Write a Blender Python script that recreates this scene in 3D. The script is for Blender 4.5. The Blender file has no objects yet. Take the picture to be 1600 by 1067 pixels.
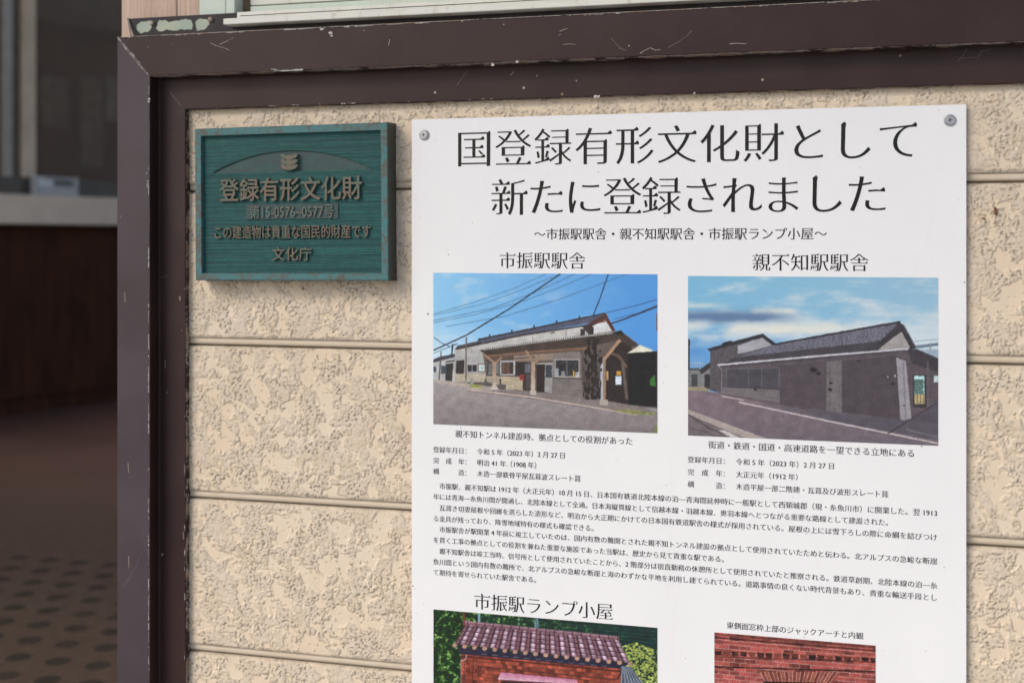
import bpy, math, random
import numpy as np
from mathutils import Vector
from mathutils.geometry import tessellate_polygon, delaunay_2d_cdt

random.seed(7)
sc = bpy.context.scene
COL = sc.collection
R = math.radians

# ------------------------------------------------------------------ camera
F = 1900.0            # focal length in photo pixels (photo 1600 wide)
TH = R(15.06)         # the camera is turned this far to the left of square-on
D, H = 1.599, 0.90    # distance from the wall, height above the floor
PX, PY = 800.0, 379.0
cs, sn = math.cos(TH), math.sin(TH)
cam = bpy.data.cameras.new('camera')
cam.sensor_width = 36
cam.lens = F / 1600 * 36
cam.shift_y = -(533.5 - PY) / 1600
cam.clip_start = 0.05
cam.clip_end = 2000
cam.dof.use_dof = True
cam.dof.focus_distance = 1.60
cam.dof.aperture_fstop = 3.6
co = bpy.data.objects.new('camera', cam)
co.location = (0, -D, H)
co.rotation_euler = (R(90), 0, TH)
COL.objects.link(co)
sc.camera = co

# ------------------------------------------------------------------ light
SUN_EL, SUN_AZ = R(40), R(-42)      # azimuth from straight in front of the wall, minus = from the left
w = bpy.data.worlds.new('World')
sc.world = w
w.use_nodes = True
nt = w.node_tree
bg = nt.nodes['Background']
sky = nt.nodes.new('ShaderNodeTexSky')
sky.sky_type = 'NISHITA'
sky.sun_disc = False
sky.sun_elevation = SUN_EL
# sun stands towards -Y; sky rotation 0 = +Y, clockwise seen from above
sky.sun_rotation = R(180) - SUN_AZ
sky.air_density = 1.0
sky.dust_density = 2.5
sky.ozone_density = 1.0
nt.links.new(sky.outputs[0], bg.inputs[0])
bg.inputs[1].default_value = 0.13
sl = bpy.data.lights.new('sun', 'SUN')
sl.energy = 1.5
sl.angle = R(30)
sl.color = (1.0, 0.93, 0.85)
so = bpy.data.objects.new('sun', sl)
sd = Vector((math.sin(SUN_AZ) * math.cos(SUN_EL), -math.cos(SUN_AZ) * math.cos(SUN_EL), math.sin(SUN_EL)))
so.rotation_euler = sd.to_track_quat('Z', 'Y').to_euler()
so.location = sd * 20
COL.objects.link(so)
sc.view_settings.view_transform = 'Standard'
sc.view_settings.look = 'None'
sc.view_settings.gamma = 1
sc.view_settings.use_curve_mapping = False
sc.view_settings.exposure = 0.50
sc.cycles.max_bounces = 8

# ------------------------------------------------------------------ photo survey -> metres
def wall(x, y, Y=0.0):
    """point of the plane parallel to the wall at depth Y that is surveyed at photo position x, y"""
    u = (x - PX) / F
    t = (Y + D) / (sn * u + cs)
    return t * (cs * u - sn), H + t * (PY - y) / F

def wx(x, Y=0.0): return wall(x, PY, Y)[0]
def wz(x, y, Y=0.0): return wall(x, y, Y)[1]

# ------------------------------------------------------------------ mesh helpers
class MB:
    def __init__(s): s.v, s.f = [], []
    def add(s, vs, fs):
        n = len(s.v); s.v += [tuple(p) for p in vs]; s.f += [tuple(i + n for i in q) for q in fs]
        return s
    def box(s, x0, x1, y0, y1, z0, z1):
        vs = [(x0, y0, z0), (x1, y0, z0), (x1, y1, z0), (x0, y1, z0), (x0, y0, z1), (x1, y0, z1), (x1, y1, z1), (x0, y1, z1)]
        return s.add(vs, [(0, 3, 2, 1), (4, 5, 6, 7), (0, 1, 5, 4), (1, 2, 6, 5), (2, 3, 7, 6), (3, 0, 4, 7)])
    def extr(s, loops, yf, yb, back=False):
        """2-D loops (x,z), even-odd: front face at yf and side walls back to yb"""
        dep = [sum(inside(l[0], m) for j, m in enumerate(loops) if j != i) for i, l in enumerate(loops)]
        for i, l in enumerate(loops):
            if dep[i] % 2: continue
            grp = [l] + [k for j, k in enumerate(loops) if dep[j] == dep[i] + 1 and inside(k[0], l)]
            flat = [p for k in grp for p in k]
            ox, oz = flat[0]; w_ = max(max(abs(p[0] - ox), abs(p[1] - oz)) for p in flat) or 1; q_ = 200 / w_
            tris = tessellate_polygon([[Vector(((p[0] - ox) * q_, (p[1] - oz) * q_, 0)) for p in k] for k in grp])
            fs = []
            for t in tris:
                p0, p1, p2 = (flat[j] for j in t)
                ar = (p1[0] - p0[0]) * (p2[1] - p0[1]) - (p1[1] - p0[1]) * (p2[0] - p0[0])
                fs.append(tuple(t) if ar > 0 else tuple(reversed(t)))
            s.add([(p[0], yf, p[1]) for p in flat], fs)
        if yb is None: return s
        for l, hole in zip(loops, nesting(loops)):
            ar = area(l)
            ll = l if (ar > 0) != hole else l[::-1]
            n = len(ll)
            vs = [(p[0], yf, p[1]) for p in ll] + [(p[0], yb, p[1]) for p in ll]
            s.add(vs, [(i, i + n, (i + 1) % n + n, (i + 1) % n) for i in range(n)])
        return s
    def lathe(s, prof, cx, cz, n=32):
        """profile (radius, y) from the centre outwards, turned about the y axis"""
        base = len(s.v)
        for r, y in prof:
            for k in range(n):
                a = 2 * math.pi * k / n
                s.v.append((cx + r * math.cos(a), y, cz + r * math.sin(a)))
        for i in range(len(prof) - 1):
            for k in range(n):
                k2 = (k + 1) % n
                s.f.append((base + i * n + k, base + (i + 1) * n + k, base + (i + 1) * n + k2, base + i * n + k2))
        return s

def area(l):
    return 0.5 * sum(l[i][0] * l[(i + 1) % len(l)][1] - l[(i + 1) % len(l)][0] * l[i][1] for i in range(len(l)))
def inside(p, l):
    c = False; n = len(l)
    for i in range(n):
        a, b = l[i], l[(i + 1) % n]
        if (a[1] > p[1]) != (b[1] > p[1]) and p[0] < (b[0] - a[0]) * (p[1] - a[1]) / (b[1] - a[1]) + a[0]: c = not c
    return c
def nesting(loops):
    return [sum(inside(l[0], m) for j, m in enumerate(loops) if j != i) % 2 == 1 for i, l in enumerate(loops)]

WORLD = {}
def put(o, parent=None, local=False):
    COL.objects.link(o)
    if parent is not None:
        o.parent = parent
        if not local: o.location = -WORLD[parent.name]
        WORLD[o.name] = Vector((0, 0, 0))
    else:
        WORLD[o.name] = Vector(o.location)
    return o

def obj(name, mb, mat, parent=None, bevel=0, smooth=False, local=False):
    me = bpy.data.meshes.new(name)
    me.from_pydata(mb.v, [], mb.f)
    me.update()
    if mat: me.materials.append(mat)
    if smooth: me.polygons.foreach_set('use_smooth', [True] * len(me.polygons))
    o = bpy.data.objects.new(name, me)
    put(o, parent, local)
    if bevel:
        b = o.modifiers.new('bevel', 'BEVEL'); b.width = bevel; b.segments = 2; b.limit_method = 'ANGLE'; b.angle_limit = R(40)
    return o

def tag(o, label, cat, group=None):
    o['label'] = label; o['category'] = cat
    if group: o['group'] = group
    return o
def thing(name, label, cat, loc, rot=(0, 0, 0), group=None):
    o = bpy.data.objects.new(name, None)
    o.location = loc; o.rotation_euler = rot; o.empty_display_size = 0.05
    put(o)
    return tag(o, label, cat, group)
def struct(name, mb, mat):
    o = obj(name, mb, mat); o['kind'] = 'structure'; return o

# ------------------------------------------------------------------ numpy noise
def h2(ix, iy, seed):
    n = (ix.astype(np.int64) * 374761393 + iy.astype(np.int64) * 668265263 + seed * 974634777) & 0x7fffffff
    n = ((n ^ (n >> 13)) * 1274126177) & 0x7fffffff
    return (n ^ (n >> 16)) & 0xffff
def gnoise(x, y, seed=0):
    ix, iy = np.floor(x), np.floor(y)
    fx, fy = x - ix, y - iy
    def g(dx, dy):
        a = h2(ix + dx, iy + dy, seed) * (2 * np.pi / 65536)
        return np.cos(a) * (fx - dx) + np.sin(a) * (fy - dy)
    u = fx * fx * fx * (fx * (fx * 6 - 15) + 10); v = fy * fy * fy * (fy * (fy * 6 - 15) + 10)
    return ((g(0, 0) * (1 - u) + g(1, 0) * u) * (1 - v) + (g(0, 1) * (1 - u) + g(1, 1) * u) * v) * 1.5
def fbm(x, y, seed=0, o=4, gain=0.5):
    r = 0; a = 1; t = 0
    for i in range(o):
        r = r + a * gnoise(x * 2 ** i + 17.3 * i, y * 2 ** i - 9.1 * i, seed + i); t += a; a *= gain
    return r / t
def sstep(a, b, x):
    t = np.clip((x - a) / (b - a), 0, 1); return t * t * (3 - 2 * t)

# ------------------------------------------------------------------ materials
class NT:
    """small node builder"""
    def __init__(s, name):
        s.m = bpy.data.materials.new(name); s.m.use_nodes = True
        s.t = s.m.node_tree; s.b = s.t.nodes['Principled BSDF']
        s.tc = s.t.nodes.new('ShaderNodeTexCoord')
    def n(s, typ, **kw):
        x = s.t.nodes.new(typ)
        for k, v in kw.items(): setattr(x, k, v)
        return x
    def put(s, sock, v):
        if isinstance(v, bpy.types.NodeSocket): s.t.links.new(v, sock)
        elif isinstance(v, (tuple, list)) and len(v) == 3 and sock.type == 'RGBA': sock.default_value = (*v, 1)
        else: sock.default_value = v
    def math(s, op, a, b=0.0, clamp=False):
        x = s.n('ShaderNodeMath', operation=op, use_clamp=clamp); s.put(x.inputs[0], a); s.put(x.inputs[1], b); return x.outputs[0]
    def co(s, scale=(1, 1, 1)):
        x = s.n('ShaderNodeMapping'); s.put(x.inputs['Vector'], s.tc.outputs['Object']); x.inputs['Scale'].default_value = scale; return x.outputs[0]
    def xyz(s):
        x = s.n('ShaderNodeSeparateXYZ'); s.put(x.inputs[0], s.tc.outputs['Object']); return x.outputs
    def noise(s, scale, detail=4, rough=0.55, vec=(1, 1, 1), dist=0.0):
        x = s.n('ShaderNodeTexNoise'); s.put(x.inputs['Vector'], s.co(vec))
        x.inputs['Scale'].default_value = scale; x.inputs['Detail'].default_value = detail
        x.inputs['Roughness'].default_value = rough; x.inputs['Distortion'].default_value = dist
        return x.outputs['Fac']
    def voro(s, scale, vec=(1, 1, 1)):
        x = s.n('ShaderNodeTexVoronoi'); s.put(x.inputs['Vector'], s.co(vec)); x.inputs['Scale'].default_value = scale
        return x.outputs['Distance'], x.outputs['Color']
    def ramp(s, v, a, b):
        x = s.n('ShaderNodeMapRange'); x.interpolation_type = 'SMOOTHSTEP'
        s.put(x.inputs[0], v); x.inputs[1].default_value = a; x.inputs[2].default_value = b
        return x.outputs[0]
    def mix(s, f, a, b):
        x = s.n('ShaderNodeMix', data_type='RGBA'); s.put(x.inputs[0], f); s.put(x.inputs[6], a); s.put(x.inputs[7], b); return x.outputs[2]
    def attr(s, name):
        x = s.n('ShaderNodeAttribute'); x.attribute_name = name; return x
    def bump(s, h, strength=0.3, dist=0.001):
        x = s.n('ShaderNodeBump'); x.inputs['Strength'].default_value = strength; x.inputs['Distance'].default_value = dist
        s.put(x.inputs['Height'], h); s.put(s.b.inputs['Normal'], x.outputs[0])
    def out(s, col=None, rough=None, spec=None, metal=None):
        if col is not None: s.put(s.b.inputs['Base Color'], col)
        if rough is not None: s.put(s.b.inputs['Roughness'], rough)
        if spec is not None: s.put(s.b.inputs['Specular IOR Level'], spec)
        if metal is not None: s.put(s.b.inputs['Metallic'], metal)
        return s.m

def lin(c):
    c = np.asarray(c, float)
    if c.max() > 1.5: c = c / 255.0
    return np.where(c <= 0.04045, c / 12.92, ((c + 0.055) / 1.055) ** 2.4)
def rgb(*c): return tuple(float(v) for v in lin(c))

def simple(name, col, rough=0.6, var=0.12, scale=8, bump=0.0, metal=0.0, spec=0.5, vec=(1, 1, 1)):
    m = NT(name)
    n = m.noise(scale, 5, vec=vec)
    dark = tuple(c * (1 - var) for c in col); light = tuple(min(1, c * (1 + var)) for c in col)
    c = m.mix(m.ramp(n, 0.3, 0.7), dark, light)
    if bump: m.bump(m.noise(scale * 8, 4, vec=vec), bump, 0.002)
    return m.out(c, rough, spec, metal)

# brown enamel of the frame with chips along the given edges
def enamel(name, edges, sheen_x=None):
    """edges: (axis, position, width, amount) in metres"""
    m = NT(name)
    X = m.xyz()
    base = m.mix(m.ramp(m.noise(9, 4), 0.35, 0.7), (0.031, 0.0145, 0.0125), (0.041, 0.0210, 0.0185))
    if sheen_x is not None: base = m.mix(m.math('LESS_THAN', X[0], sheen_x), base, m.mix(m.ramp(m.noise(7, 4), .3, .7), (0.055, 0.040, 0.046), (0.070, 0.053, 0.061)))  # outer jamb face paler violet: sky reflection painted into the colour
    fine = m.noise(420, 3, 0.6)
    mid = m.noise(38, 5, 0.65)
    dust = m.ramp(m.noise(5, 6, .7, (1, 1, 1)), .50, .80)
    base = m.mix(m.math('MULTIPLY', dust, .22), base, (0.085, 0.066, 0.058))
    chip = None
    for ax, pos, wd, amt in edges:
        d = m.math('ABSOLUTE', m.math('SUBTRACT', X[ax], pos))
        fall = m.math('SUBTRACT', 1.0, m.math('DIVIDE', d, wd), True)
        v = m.math('MULTIPLY', fall, m.math('ADD', m.math('MULTIPLY', mid, 1.15), m.math('MULTIPLY', fine, 0.55)))
        c = m.ramp(v, 0.96 - amt, 1.02 - amt)
        chip = c if chip is None else m.math('MAXIMUM', chip, c)
    # small flakes and dust specks
    d, cl = m.voro(95)
    sp = m.n('ShaderNodeSeparateColor'); m.put(sp.inputs[0], cl)
    pick = m.math('GREATER_THAN', sp.outputs[0], 0.962)
    size = m.math('MULTIPLY', sp.outputs[1], 0.16)
    dot = m.math('MULTIPLY', m.math('LESS_THAN', d, size), pick)
    d2, cl2 = m.voro(60, (1.0, 1.0, 0.28))
    sp2 = m.n('ShaderNodeSeparateColor'); m.put(sp2.inputs[0], cl2)
    pick2 = m.math('GREATER_THAN', sp2.outputs[0], 0.982)
    dot2 = m.math('MULTIPLY', m.math('LESS_THAN', d2, m.math('MULTIPLY', sp2.outputs[1], 0.07)), pick2)
    flaw = m.math('MAXIMUM', dot, dot2)
    tint = m.mix(m.ramp(m.noise(60, 2), 0.4, 0.6), (0.50, 0.46, 0.42), (0.36, 0.25, 0.15))
    col = m.mix(m.math('MULTIPLY', flaw, 0.75), base, tint)
    if chip is not None: col = m.mix(chip, col, m.mix(m.ramp(mid, 0.45, 0.62), (0.55, 0.52, 0.48), (0.30, 0.20, 0.14)))
    rough = m.math('ADD', 0.34, m.math('MULTIPLY', m.noise(14, 5), 0.2))
    m.bump(m.noise(55, 4), 0.12, 0.001)
    return m.out(col, rough, 0.26)

def siding_mat():
    m = NT('cream_stucco_siding')
    rough = m.attr('rough').outputs['Fac']; dirt = m.attr('dirt').outputs['Fac']
    big = m.noise(5, 5, 0.6)
    smooth = m.mix(m.ramp(big, 0.3, 0.7), (0.70, 0.57, 0.415), (0.72, 0.61, 0.475))
    rg = m.mix(m.ramp(m.noise(30, 4), 0.3, 0.7), (0.615, 0.512, 0.385), (0.655, 0.558, 0.44))
    c = m.mix(rough, smooth, rg)
    wash = m.ramp(m.noise(24, 6, 0.7, (1, 1, .16)), 0.52, 0.72)
    c = m.mix(m.math('MULTIPLY', wash, 0.20), c, (0.47, 0.39, 0.28))
    pale = m.ramp(m.noise(8, 5, 0.65), 0.55, 0.75)
    c = m.mix(m.math('MULTIPLY', pale, 0.30), c, (0.70, 0.64, 0.55))
    stain = m.ramp(m.noise(13, 6, 0.7), 0.62, 0.74)
    c = m.mix(m.math('MULTIPLY', stain, 0.35), c, (0.52, 0.38, 0.20))
    grain = m.ramp(m.noise(700, 2), 0.60, 0.70)
    c = m.mix(m.math('MULTIPLY', grain, 0.22), c, (0.33, 0.28, 0.22))
    c = m.mix(dirt, c, (0.25, 0.20, 0.15))
    m.bump(m.noise(650, 3, 0.6), 0.25, 0.0008)
    return m.out(c, 0.72, 0.25)

M = {}
M['siding'] = siding_mat()
M['ground'] = simple('concrete_paving', (0.30, 0.30, 0.30), 0.85, 0.2, 3, 0.3)
M['bounce_platform'] = simple('pale_bounce_concrete', (0.52, 0.48, 0.42), 0.85, 0.15, 3, 0.3)
M['panel'] = simple('brown_panelling', (0.10, 0.065, 0.045), 0.7, 0.2, 3)
M['plaster'] = simple('dim_plaster', (0.22, 0.19, 0.16), 0.8, 0.15, 3)
M['ceiling'] = simple('ceiling_boards', (0.62, 0.57, 0.50), 0.7, 0.2, 4)
M['shade_eave'] = simple('shade_canopy_boards', (0.42, 0.40, 0.36), 0.7, 0.2, 4, vec=(6, 1, 1))

# ------------------------------------------------------------------ setting
g = MB().add([(-300, -600, 0), (300, -600, 0), (300, 0.08, 0), (-300, 0.08, 0)], [(0, 1, 2, 3)])
struct('ground', g, M['ground'])

# floor of the waiting hall, with a field of dark round studs near the door
m = NT('hall_floor')
xyz = m.xyz()
AX, AY = 0.098, 0.102
rowf = m.math('DIVIDE', xyz[1], AY)
row = m.math('FLOOR', rowf)
xs = m.math('ADD', m.math('DIVIDE', xyz[0], AX), m.math('MULTIPLY', row, 0.5))
fx = m.math('SUBTRACT', m.math('FRACT', xs), 0.5)
fy = m.math('SUBTRACT', m.math('FRACT', rowf), 0.5)
rr = m.math('SQRT', m.math('ADD', m.math('POWER', m.math('MULTIPLY', fx, AX), 2.0), m.math('POWER', m.math('MULTIPLY', fy, AY), 2.0)))
stud = m.math('SUBTRACT', 1.0, m.ramp(rr, 0.023, 0.030))
zone = m.math('LESS_THAN', xyz[1], 1.43)
stud = m.math('MULTIPLY', m.math('MULTIPLY', stud, zone), m.math('ADD', .45, m.math('MULTIPLY', m.noise(7, 5, .7), .9), True))
fl = m.mix(m.ramp(m.noise(1.6, 5), 0.35, 0.65), (0.125, 0.070, 0.052), (0.155, 0.085, 0.066))
near = m.ramp(xyz[1], 2.9, 1.7)
fl = m.mix(near, fl, m.mix(m.ramp(m.noise(40, 4), 0.3, 0.7), (0.092, 0.062, 0.043), (0.120, 0.080, 0.056)))
fl = m.mix(stud, fl, (0.046, 0.036, 0.024))
m.bump(m.math('ADD', m.noise(120, 3), m.math('MULTIPLY', stud, 1.5)), 0.3, 0.002)
M['hall_floor'] = m.out(fl, 0.55, 0.35)
struct('floor', MB().box(-9, 2.2, 0.084, 9, -0.2, 0.004), M['hall_floor'])
struct('bounce_platform', MB().add([(2.36, .10, 0), (80, .10, 0), (80, 80, 0), (2.36, 80, 0), (-80, 9.01, 0), (2.35, 9.01, 0), (2.35, 80, 0), (-80, 80, 0)], [(0, 1, 2, 3), (4, 5, 6, 7)]), M['bounce_platform'])  # unseen paving, added to bounce daylight into the hall
struct('side_wall', MB().box(2.204, 2.35, 5.2, 9.0, -0.1, 3.99), M['panel'])
struct('ceiling', MB().box(-9, -0.6, 0.06, 9, 4.0, 4.1), M['ceiling'])

# ------------------------------------------------------------------ siding wall (boards are parts)
GX0 = wx(289) - 0.012
PITCH = 0.2242
ZG = wz(295, 287) - 0.0135      # top edge of the board below the first groove
wroot = thing('siding_wall', 'cream rough stucco siding boards with grey grooves between them behind the white notice board', 'wall', (0.3, 0.0, 0.0))
def rows_fn(z0, z1, step): return np.linspace(z0, z1, max(2, int(round((z1 - z0) / step)) + 1))
xa, xb = wx(646) + 0.012, wx(1506) - 0.012       # hidden stretch behind the notice board
cols_dense = np.concatenate([np.arange(GX0, xa, 0.00105), np.arange(xa, xb, 0.012), np.arange(xb, wx(1600) + 0.09, 0.00105)])
cols_top = np.concatenate([np.arange(GX0, wx(1600) + 0.09, 0.0012)])
def siding_board(k):
    zt = ZG - k * PITCH                # upper front edge of this board
    zb = zt - PITCH + 0.0125           # lower front edge
    cols = cols_top if k == -1 else cols_dense
    if k == -1: zt = wz(292, 172) + 0.03
    zs = rows_fn(zb, zt, 0.00105)
    Xg, Zg = np.meshgrid(cols, zs)
    sx, sz = Xg * 1.0 + 3.1 * k, Zg + 0.37 * k
    warp = 0.010 * fbm(sx * 40, sz * 40, 5, 3)
    warp2 = 0.010 * fbm(sx * 40 + 9, sz * 40, 15, 3)
    # plateaus of trowelled render: diagonal, ragged islands
    a = sx + warp + 0.35 * sz; b = sz + warp2 - 0.15 * sx
    mk = fbm(a * 31, b * 27, 31, 5, 0.66) + 0.10 * fbm(sx * 150, sz * 150, 41, 2)
    thr = -0.075 + 0.10 * gnoise(sx * 5, sz * 6, 77)
    soft = 0.012 + 0.10 * sstep(-.15, .35, gnoise(sx * 19 + 3, sz * 17, 66))
    rough = sstep(thr - soft * .6, thr + soft, mk)
    inner = sstep(thr + 0.0, thr + 0.16, mk)
    pit_n = np.maximum(gnoise(sx * 255 + 150 * warp, sz * 240, 51), gnoise(sx * 330 + 5, sz * 315 + 90 * warp, 57) - .08)
    worm = np.abs(fbm(sx * 190, sz * 165, 61, 2))
    pits = sstep(0.24, 0.50, pit_n)
    lump = fbm(sx * 90, sz * 90, 71, 3)
    rim = np.exp(-((mk - thr - 0.03) / 0.035) ** 2)
    act = sstep(-.45, .35, fbm(sx * 28, sz * 34, 68, 2))
    drag = fbm(sx * 75 + sz * 45, sz * 38 - sx * 12, 73, 3)
    h = rough * (0.0013 + 0.0009 * lump + 0.0007 * drag + 0.0006 * rim * (0.6 + lump) - (0.0006 + 0.0010 * act) * pits) + (1 - rough) * 0.00035 * drag
    h = h + 0.0003 * fbm(sx * 30, sz * 30, 81, 3)
    # isolated scratches and pock marks in the smooth parts
    pock = sstep(0.56, 0.66, gnoise(sx * 170, sz * 170, 91)) * (1 - rough)
    h = h - 0.0009 * pock
    edge = np.minimum(zt - Zg, Zg - zb)
    h = h * sstep(0.0, 0.005, edge) - 0.0009 * (1 - sstep(0, 0.003, edge))
    foot = np.exp(-((mk - thr + 0.012) / 0.016) ** 2) * sstep(-0.1, 0.35, fbm(sx * 60, sz * 60, 95, 2) + 0.1)
    dirt = np.clip(rough * pits * (0.16 + 0.46 * act) + 0.26 * foot * act + 0.22 * np.exp(-(zt - Zg) / .006) * (.5 + fbm(sx * 45, sz * 12, 103, 3)) + 0.20 * np.exp(-(Zg - zb) / .008) * (.5 + fbm(sx * 40, sz * 12, 107, 3)) + 0.35 * pock, 0, 0.8)
    dirt = np.clip(dirt + 0.35 * (1 - sstep(0, 0.004, edge)) * (0.6 + fbm(sx * 80, sz * 20, 97, 2)), 0, 1)
    Y = -h
    def row(z, y, r, dd, nz=0.0):
        jit = nz * fbm(cols * 120, cols * 0 + k, 11, 3)
        return np.full_like(cols, z) + jit, np.full_like(cols, y), np.full_like(cols, r), np.full_like(cols, dd) + 0.25 * dd * fbm(cols * 60, cols * 0 + z * 100, 13, 3)
    top = [row(zt + .0004, .010, 0, .8), row(zt + .0032, .0105, 0, .9), row(zt + .0034, .0030, .9, .12), row(zt + .007, .0027, .9, .05), row(zt + .0115, .0026, .9, .08), row(zt + .0140, .0040, .9, .6)]
    bot = [row(zb + .0005, .010, .5, .8), row(zb - .0002, .004, .6, .6, 0.0004)]
    if k == -1: top = []
    ZZ = np.vstack([r[0] for r in bot] + [Zg] + [r[0] for r in top]); YY = np.vstack([r[1] for r in bot] + [Y] + [r[1] for r in top])
    RR = np.vstack([r[2] for r in bot] + [rough] + [r[2] for r in top]); DD = np.vstack([r[3] for r in bot] + [dirt] + [r[3] for r in top])
    XX = np.broadcast_to(cols, ZZ.shape)
    grid('siding_board', np.stack([XX, YY, ZZ], -1), M['siding'], wroot, {'rough': RR, 'dirt': np.clip(DD, 0, 1)})

def grid(name, P, mat, parent, attrs=None, color=None, smooth=True):
    nr, nc = P.shape[:2]
    me = bpy.data.meshes.new(name)
    me.vertices.add(nr * nc)
    me.vertices.foreach_set('co', P.reshape(-1).astype(np.float32))
    i = np.arange((nr - 1) * (nc - 1)); r, c = i // (nc - 1), i % (nc - 1)
    q = np.stack([r * nc + c, r * nc + c + 1, (r + 1) * nc + c + 1, (r + 1) * nc + c], -1).astype(np.int32)
    me.loops.add(q.size); me.loops.foreach_set('vertex_index', q.reshape(-1))
    me.polygons.add(len(q)); me.polygons.foreach_set('loop_start', (np.arange(len(q)) * 4).astype(np.int32))
    me.update(calc_edges=True)
    if smooth: me.polygons.foreach_set('use_smooth', np.ones(len(q), bool))
    for k, v in (attrs or {}).items():
        a = me.attributes.new(k, 'FLOAT', 'POINT'); a.data.foreach_set('value', v.reshape(-1).astype(np.float32))
    if color is not None:
        a = me.attributes.new('print', 'FLOAT_COLOR', 'POINT')
        rgba = np.concatenate([color, np.ones(color.shape[:2] + (1,))], -1)
        a.data.foreach_set('color', rgba.reshape(-1).astype(np.float32))
    me.materials.append(mat)
    o = bpy.data.objects.new(name, me)
    return put(o, parent)

for k in range(-1, 5): siding_board(k)
# plain backing below the surveyed boards, down to the floor
obj('backing_panel', MB().box(GX0, wx(1600) + 0.09, 0.012, 0.055, 0.005, wz(292, 172) + 0.03), M['plaster'], wroot)

# ------------------------------------------------------------------ brown enamelled frame
YO, YI = -0.036, -0.011        # outer and inner face of the frame
xo0, xo1 = wx(182.5, YO), wx(234, YO)
xi1 = wx(290, YI)
zo1, zo0 = wz(186, 58, YO), wz(235, 119.5, YO)
zi0 = wz(291, 171.5, YI)
XR = wx(1600) + 0.25
ZB = 0.006
def frame_prof(e0, e1, i1, sgn):
    """profile as (position across, depth): outer return, outer face, rounded arris, step, inner face, inner return"""
    d = sgn
    return [(e0 + d * .004, .05), (e0, .05), (e0, YO + .0016), (e0 + d * .0016, YO), (e1 - d * .0015, YO), (e1 - d * .0004, YO + .0004), (e1, YO + .0015),
            (e1 + d * .0006, YI - .0026), (e1 + d * .0026, YI), (i1 - d * .001, YI), (i1, YI + .001), (i1, .004)]
pj = frame_prof(xo0, xo1, xi1, 1)
ph = frame_prof(zo1, zo0, zi0, -1)
fr = thing('wall_frame', 'dark brown enamelled steel frame with chipped edges around the cream siding', 'frame', ((xo0 + xi1) / 2, 0, ZB))
def strip(a, b):
    n = len(a); mb = MB(); mb.add(a + b, [(i, i + 1, n + i + 1, n + i) for i in range(n - 1)]); return mb
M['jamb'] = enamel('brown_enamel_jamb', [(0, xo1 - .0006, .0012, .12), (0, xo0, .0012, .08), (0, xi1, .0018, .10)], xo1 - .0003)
M['header'] = enamel('brown_enamel_header', [(2, zo1, .0034, .32), (2, zo0, .0032, .20), (2, zi0, .0022, .09)])
corner = [(pj[i][0], pj[i][1], ph[i][0]) for i in range(len(pj))]
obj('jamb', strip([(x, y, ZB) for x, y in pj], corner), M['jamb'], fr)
obj('header', strip(corner, [(XR, y, z) for z, y in ph]), M['header'], fr)
# weld along the mitre
wb = MB(); N = 60
rnd = random.Random(3)
pts = []
for i in range(N + 1):
    t = i / N
    x = xo0 + .001 + (xo1 - xo0 - .001) * t; z = zo1 - .0005 + (zo0 - zo1) * t
    wd = .0011 + .0022 * math.sin(math.pi * min(1, t * 1.02)) ** .7 * (.8 + .35 * rnd.random())
    hgt = .0012 * (.7 + .6 * rnd.random())
    nx, nz = (zo0 - zo1), -(xo1 - xo0); L = math.hypot(nx, nz); nx, nz = nx / L, nz / L
    for s_, y in ((-1, YO + .0003), (-.5, YO - hgt * .8), (.35, YO - hgt), (1, YO + .0003)):
        pts.append((x + nx * wd * s_ * 0.8, y, z + nz * wd * s_ * 0.8))
wb.add(pts, [(i * 4 + j, i * 4 + j + 1, i * 4 + j + 5, i * 4 + j + 4) for i in range(N) for j in range(3)])
m = NT('weld_paint')
cw = m.mix(m.ramp(m.noise(160, 4, 0.7), 0.52, 0.60), (0.12, 0.085, 0.085), (0.48, 0.44, 0.40))
M['weld'] = m.out(cw, 0.5)
obj('weld_seam', wb, M['weld'], fr, smooth=True)
# inner mitre: a hairline scribe in the enamel
def ribbon(mb, pts, wdt, y, jitter=0.0, r=random.Random(1)):
    n = len(pts)
    for i in range(n - 1):
        (x0, z0), (x1, z1) = pts[i], pts[i + 1]
        dx, dz = x1 - x0, z1 - z0; L = math.hypot(dx, dz) or 1; px, pz = -dz / L * wdt / 2, dx / L * wdt / 2
        k0, k1 = (1 + jitter * r.uniform(-1, 1)), (1 + jitter * r.uniform(-1, 1))
        mb.add([(x0 - px * k0, y, z0 - pz * k0), (x1 - px * k1, y, z1 - pz * k1), (x1 + px * k1, y, z1 + pz * k1), (x0 + px * k0, y, z0 + pz * k0)], [(0, 1, 2, 3)])
M['scratch'] = simple('bare_metal_scratch', (0.29, 0.24, 0.20), 0.5, 0.35, 300)
M['scratch_dim'] = simple('dull_scuff', (0.15, 0.115, 0.10), 0.5, 0.3, 300)
M['flake'] = simple('chipped_primer', (0.48, 0.45, 0.41), 0.6, 0.2, 200)
def pl(pts, Y): return [wall(x, y, Y) for x, y in pts]
sc1, sc2, fk = MB(), MB(), MB()
yo, yi = YO - .0003, YI - .0003
for pts in ([(216, 528), (217.5, 508)], [(380, 121), (372, 118)]): pass
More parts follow.
